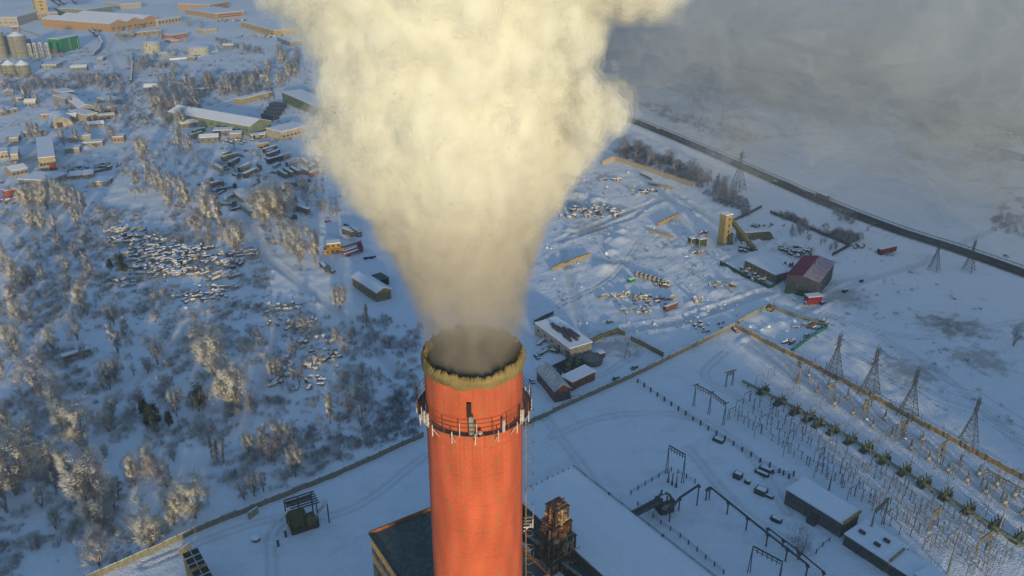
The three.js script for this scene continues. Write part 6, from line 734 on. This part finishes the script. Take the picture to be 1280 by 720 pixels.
{ const [x, z] = G(416, 316), t = thing('yellow_cabin', 'yellow orange cabin block with an outside stair near the plume', 'cabin', [x, H(x, z) - 0.2, z], 0.3); for (let k = 0; k < 2; k++) { boxPart('module', M(0.62, 0.38, 0.08), t, k * 0.6, k * 2.7, -k * 0.4, 8 - k * 1.6, 2.6, 4.4); for (let i = 0; i < 3; i++) boxPart('window', BROWN, t, -2.6 + i * 2.4 + k * 0.6, k * 2.7 + 0.9, 2.2 - k * 0.4, 1.3, 1.1, 0.16); } boxPart('roof', SNOW, t, 0.6, 5.3, -0.4, 6.6, 0.35, 4.6); boxPart('stair', ORANGE, t, 4.6, 0, 1, 1, 3, 3.4); }
fence('short brown board fence right of the yellow cabin', [[425, 312], [452, 303]], 1.6, { wall: WOOD });
shed('low dark walled shed above the lone frosted tree by the truck yard', [300, 255], [312, 264], [306, 250], 3, { win: [] }); shed('second low snowy shed among the trees of the truck yard', [304, 250], [290, 238], [312, 244], 3, { win: [] });
// vehicles of the truck yard: [from, to, kind, colour, key, label]
[[[338, 190], [362, 182], 'trailer', STEEL, 'dark', 'dark long trailer, topmost of the row under the plume edge'], [[342, 196], [366, 187], 'trailer', BLUE, 'blue', 'dark blue trailer, second of the row under the plume edge'], [[330, 184], [341, 181], 'truck', YEL, 'yellow', 'yellow lorry at the head of the truck yard'], [[326, 172], [336, 169], 'trailer', CREAM, 'cream', 'cream trailer standing at the top of the truck yard'], [[355, 199], [372, 193], 'trailer', M(0.62, 0.44, 0.24), 'tan', 'tan trailer lit by the sun in the truck yard row'], [[344, 203], [356, 200], 'trailer', BLACK, 'black', 'black trailer left of the tan one'], [[366, 206], [380, 200], 'trailer', WHITE, 'white', 'white trailer below the tan one'], [[381, 204], [392, 212], 'bus', RUST, 'rust', 'rusty red bus among the pale lorries'], [[388, 210], [398, 204], 'flat', LGREY, 'grey', 'grey lorry beside the rusty bus'], [[362, 214], [376, 209], 'flat', GREY, 'greyb', 'grey flatbed in the last row of pale lorries'], [[397, 204], [405, 211], 'truck', BLUE, 'blue', 'blue lorry at the plume side of the yard'], [[382, 217], [392, 222], 'truck', RED, 'red', 'red lorry, left of the two at the end of the yard'], [[393, 219], [402, 215], 'truck', RED, 'red', 'red lorry, right of the two at the end of the yard'], [[354, 221], [364, 227], 'trailer', OLIVE, 'olive', 'first of three parallel olive trailers in mid yard'], [[361, 219], [371, 225], 'trailer', OLIVE, 'olive', 'second of three parallel olive trailers in mid yard'], [[369, 217], [379, 223], 'trailer', OLIVE, 'olive', 'third of three parallel olive trailers in mid yard'], [[284, 195], [294, 190], 'truck', OCH, 'ochre', 'ochre lorry at the left of the truck yard'], [[288, 200], [303, 196], 'trailer', OLIVE, 'olive', 'olive trailer behind the ochre lorry'], [[293, 206], [306, 199], 'trailer', STEEL, 'dark', 'dark trailer beside the olive one at the left of the yard'], [[306, 213], [320, 206], 'trailer', GREY, 'grey', 'grey trailer in the middle of the yard'], [[313, 220], [330, 212], 'trailer', STEEL, 'dark', 'dark trailer under the grey one in the middle'], [[320, 216], [330, 211], 'flat', BROWN, 'brown', 'brown flatbed at the right of the dark middle trailer'], [[274, 214], [284, 221], 'trailer', GREY, 'grey', 'grey trailer set across at the left of the yard'], [[296, 221], [306, 226], 'flat', STEEL, 'steel', 'dark flatbed in front of the grey trailer'], [[256, 230], [264, 228], 'flat', OLIVE, 'olive', 'olive lorry left of the row of scrap lorries'], [[272, 233], [282, 231], 'truck', RUST, 'rust', 'rusty lorry in the row of scrap lorries'], [[266, 240], [276, 242], 'flat', STEEL, 'steel', 'dark lorry below the rusty one'], [[284, 237], [296, 235], 'flat', BLACK, 'black', 'black flatbed at the right of the scrap lorries'], [[284, 258], [298, 259], 'flat', DKGREEN, 'green', 'dark green lorry by the low shed'], [[298, 262], [310, 259], 'flat', BLACK, 'black', 'black lorry by the low shed'], [[351, 240], [358, 238], 'truck', DKGREEN, 'green', 'dark green lorry behind the large frosted tree'], [[362, 273], [370, 276], 'flat', DKGREEN, 'green', 'dark green lorry on the open snow above the yellow cabin'], [[378, 266], [396, 272], 'trailer', STEEL, 'dark', 'dark trailer on the open snow above the yellow cabin'], [[410, 277], [416, 275], 'car', RED, 'red', 'dark red car on the open snow near the plume'], [[433, 282], [438, 284], 'car', BLACK, 'black', 'black car by the white cone of snow'], [[440, 287], [444, 288], 'car', BLUE, 'blue', 'blue car close to the plume'], [[436, 295], [446, 299], 'truck', OLIVE, 'olive', 'olive lorry, left of two beside the plume'], [[446, 293], [454, 298], 'truck', LGREY, 'grey', 'grey lorry, right of two beside the plume'], [[420, 303], [424, 302], 'car', BLACK, 'black', 'black car right of the yellow cabin'], [[459, 323], [466, 321], 'car', BLACK, 'black', 'black car at the plume edge, left of two'], [[466, 322], [472, 319], 'car', BLACK, 'black', 'black car at the plume edge, right of two'], [[406, 336], [416, 346], 'flat', STEEL, 'steel', 'dark flatbed with an orange end beside the cabin tree'], [[416, 341], [420, 338], 'car', ORANGE, 'orange', 'orange red car behind the dark flatbed'], [[440, 314], [449, 311], 'flat', M(0.25, 0.05, 0.06), 'wine', 'wine red flatbed, upper one below the lorries'], [[441, 318], [450, 315], 'flat', M(0.25, 0.05, 0.06), 'wine', 'wine red flatbed, lower one below the lorries'], [[96, 447], [113, 442], 'bus', CREAM, 'cream', 'abandoned cream bus body in the left field'], [[170, 122], [174, 124], 'car', WHITE, 'white', 'white car on the snow lane above the fence'], [[186, 139], [190, 141], 'car', WHITE, 'white', 'white car further down the snow lane'], [[2, 228], [8, 231], 'car', BLACK, 'black', 'black car above the red shed at the left edge'], [[222, 258], [228, 259], 'car', RED, 'red', 'red car half hidden behind the tall tree row'], [[249, 166], [262, 162], 'trailer', GREEN, 'teal', 'teal trailer parked below the long green shed'], [[245, 172], [262, 167], 'trailer', OLIVE, 'olive', 'olive trailer below the teal one']].forEach(([p, q, k, c, key, label]) => vehicle(k, c, key, p, q, label));
{ // rubble dump: many heaps of snow capped slabs
  const hs = [[158, 290, 20, [11, 5], 'top'], [172, 298, 24, [12, 5], 'upper left'], [190, 305, 26, [12, 6], 'upper middle'], [208, 313, 22, [11, 5], 'upper right'], [150, 302, 18, [9, 4], 'left'], [178, 317, 26, [11, 5], 'middle left'], [196, 325, 28, [12, 5], 'central'], [186, 338, 30, [13, 5], 'lower left'], [206, 342, 26, [10, 5], 'lower middle'], [230, 318, 24, [10, 5], 'right'], [244, 326, 26, [11, 6], 'far right'], [222, 333, 22, [10, 5], 'middle right'], [236, 341, 22, [11, 5], 'lower right'], [252, 312, 16, [8, 4], 'upper far right'], [300, 318, 22, [9, 4], 'separate upper'], [290, 332, 22, [8, 6], 'separate middle'], [277, 345, 24, [9, 6], 'separate lower'], [255, 372, 26, [13, 6], 'front dark'], [270, 362, 22, [9, 5], 'front bright'], [340, 385, 20, [14, 5], 'lane side upper'], [365, 405, 20, [12, 5], 'lane side lower'], [395, 430, 20, [13, 6], 'road side upper'], [385, 455, 22, [13, 6], 'road side middle'], [370, 478, 20, [11, 6], 'road side lower'], [405, 445, 14, [8, 6], 'road side right'], [150, 355, 14, [10, 5], 'left front']];
  hs.forEach(([a, b, n, sp, w], i) => heap(`heap of snow capped slabs and boards, ${w} part of the dump`, a, b, Math.round(n * 1.2), sp, [[M(0.50, 0.40, 0.24), M(0.40, 0.30, 0.17), M(0.22, 0.2, 0.17), OCH], [STEEL, M(0.45, 0.38, 0.28), BROWN], [CREAM, M(0.3, 0.26, 0.2), STEEL, OCH], [M(0.15, 0.15, 0.15), M(0.5, 0.42, 0.3)]][i % 4].concat(/side|front/.test(w) ? [CREAM, WHITE, LGREY] : []), 300 + i, /side|front/.test(w) ? [2.6, 0.7, 1.4] : [[4.2, 0.9, 1.6], [2.8, 1.2, 2], [5.4, 0.7, 1.4], [3.4, 1.0, 2.2]][(i * 7) % 4], 'slab_heap', 0.1));
  [[125, 210, 'by the white banks'], [133, 208, 'right of the white banks'], [92, 212, 'before the lean-to']].forEach(([a, b, w], i) => heap(`dark scrap heap in the factory yard ${w}`, a, b, 16, [9, 6], [BLACK, OLIVE, STEEL], 400 + i, [2, 0.9, 1.4])); heap('pale scrap heap beside the olive trailers in the truck yard', 368, 234, 24, [9, 9], [CREAM, OCH, WHITE], 410, [2.2, 0.8, 1.3]); heap('scrap behind the large frosted tree in the truck yard', 358, 252, 16, [8, 8], [CREAM, RUST, BLUE], 411, [2, 0.8, 1.2]); heap('car park of tiny snowed wrecks at the top of the truck yard', 300, 178, 16, [12, 6], [OLIVE, STEEL, CREAM], 412, [3, 0.9, 1.4]); heap('small wrecks along the lane in the grove', 18, 252, 16, [10, 5], [OLIVE, CREAM, RED], 413, [2.6, 0.9, 1.4]); heap('vans and snowed goods beside the yellow shed', 330, 46, 30, [40, 9], [WHITE, STEEL, CREAM, RED], 414, [4, 1.6, 2]); heap('goods and cars in the court of the banded office', 288, 26, 24, [22, 8], [WHITE, STEEL, GREY], 415, [4, 1.6, 2]);
}
{ // more small sheds and snowed wrecks, told apart by their order across the view
  const R = rng(515), walls = [M(0.46, 0.42, 0.34), CREAM, M(0.3, 0.28, 0.24), M(0.5, 0.36, 0.2), GREY];
  [[12, 118], [24, 126], [40, 132], [44, 168], [64, 146], [88, 150], [120, 158], [134, 148], [150, 176], [118, 182], [20, 176], [92, 190], [104, 222], [128, 230], [190, 112], [236, 158], [262, 176], [280, 168], [296, 172], [322, 172], [250, 116], [330, 98], [286, 60], [240, 76], [128, 76], [100, 88]].forEach(([x, y]) => { const g = G(x, y), w = 7 + R() * 9, d = 5 + R() * 5, q = R(); bld({ name: 'shed', label: 'small snow roofed shed in the upper left outskirts', cat: 'shed', at: g, w, d, turn: 0.4 + (R() - 0.5) * 0.5 + (R() < 0.3 ? 1.5 : 0), h: 2.6 + R() * 1.6, roof: q < 0.5 ? 'gable' : 'flat', rh: 1 + R(), wall: walls[Math.floor(R() * 5)], win: [['front', 1, 3, 1.3, 1.1, 1.1]], gates: q > 0.7 ? [['front', 0.3, 2.4, 2.4]] : [] }); });
  const kinds = [['car', BLACK, 'black'], ['car', BLUE, 'blue'], ['car', LGREY, 'lgrey'], ['flat', OLIVE, 'olive'], ['flat', STEEL, 'steel'], ['truck', GREY, 'gr'], ['bus', LGREY, 'lg']];
  for (let i = 0; i < 26; i++) { let x, y; do { x = 255 + R() * 150; y = 170 + R() * 110; } while (!inPoly(x, y, [[255, 225], [300, 180], [340, 172], [405, 212], [400, 240], [372, 245], [330, 235], [310, 255], [262, 250]])); const [k, c, key] = kinds[i % 7]; const v = vehicle(k, c, key, [x, y], [x + 6, y + (R() - 0.6) * 6], 'snowed wreck standing loose in the truck yard', undefined, k === 'car' ? 0.8 : 0.75); v.userData.category = 'wreck'; }
}
// ---------------------------------------------------------------- the rest of the power station, below and behind the viewer: it shades the site
{
  const hall = (label, x, z, w, h, d, turn = 0) => { const t = thing('boiler_house', label, 'building', [x, 0, z], turn); boxPart('wall', M(0.5, 0.4, 0.24), t, 0, -1, 0, w, h + 1, d); boxPart('roof', SNOW, t, 0, h + 0.01, 0, w + 0.4, 0.4, d + 0.4); for (let i = 0; i < 4; i++) boxPart('window_band', GLASS, t, 0, 5 + i * (h / 5), -d / 2, w - 3, 2.4, 0.3); };
hall('main boiler house of the power station below the viewer', 75, 40, 140, 41, 40); hall('pump wing left of the boiler house', -95, 45, 62, 36, 34); hall('second pump wing on the left', -170, 45, 56, 33, 34); hall('narrow stair block between the wings', -16, 40, 40, 35, 30);
}
const puff = (blobs, wob, size) => (x, y, z) => { let d = -9; for (const [bx, by, bz, rx, ry, rz] of blobs) { const q = 1 - Math.hypot((x - bx) / rx, (y - by) / ry, (z - bz) / rz); d = Math.max(d, q) ; } if (d < -0.8) return d; return d + wob * (-0.35 + 0.7 * bil(x / size, y / size, z / size) + 0.35 * n3(x / size * 2.2, y / size * 2.2, z / size * 2.2 + 3) + 0.2 * n3(x / size * 4.6, y / size * 4.6, z / size * 4.6 + 7)); };
smoke('smoke_cloud', 'thick steam bank drifting off the cooling towers behind the viewer', { lo: [180, 20, 20], hi: [940, 260, 130], cell: 7, field: puff([[302, 52, 75, 102, 36, 45], [430, 56, 75, 150, 36, 50], [560, 56, 75, 180, 38, 52], [720, 58, 75, 190, 40, 52], [290, 34, 75, 92, 24, 40]], 0.4, 46), levels: [[0.0, 0.2], [0.06, 0.35], [0.14, 0.95]], tint: () => [0.95, 0.95, 0.95, 1] });
smoke('smoke_cloud', 'grey translucent smoke drifting over the highway at upper right', { lo: [20, 4, -1300], hi: [1050, 225, -260], cell: 10.5, field: puff([[360, 100, -800, 360, 100, 330], [240, 84, -610, 190, 85, 245], [560, 90, -760, 330, 95, 380], [420, 70, -490, 270, 75, 235], [240, 90, -920, 200, 100, 240]], 0.42, 170), levels: [[-0.24, 0.04], [-0.14, 0.055], [-0.04, 0.075], [0.06, 0.09], [0.16, 0.105], [0.26, 0.115], [0.36, 0.12], [0.48, 0.125]], tint: (x, y, z) => [0.74, 0.82, 0.91, 1], round: (x, y, z) => [(x - 350) * 0.2, 60, (z + 700) * 0.2] });
// things alike in one zone are told apart by their order across the view
{
  const ORD = 'first second third fourth fifth sixth seventh eighth ninth tenth eleventh twelfth thirteenth fourteenth fifteenth sixteenth seventeenth eighteenth nineteenth twentieth twenty-first twenty-second twenty-third twenty-fourth twenty-fifth twenty-sixth twenty-seventh'.split(' '), by = new Map();
  for (const o of scene.children) if (['tree', 'bush', 'wagon', 'transformer', 'shed', 'wreck'].includes(o.userData.category)) { const k = o.userData.label; if (!by.has(k)) by.set(k, []); by.get(k).push(o); }
  for (const [k, L] of by) if (L.length > 1 && L.length <= 27) { L.sort((a, b) => toPx(a.position.x, 0, a.position.z)[0] - toPx(b.position.x, 0, b.position.z)[0]); L.forEach((o, i) => { o.userData.label = `${i === L.length - 1 ? 'rightmost' : i ? ORD[i] + ' from left' : 'leftmost'}, ${k}`; }); }
}
scene.traverse((o) => { if (o.isMesh) o.castShadow = o.receiveShadow = true; });
renderer.render(scene, camera);
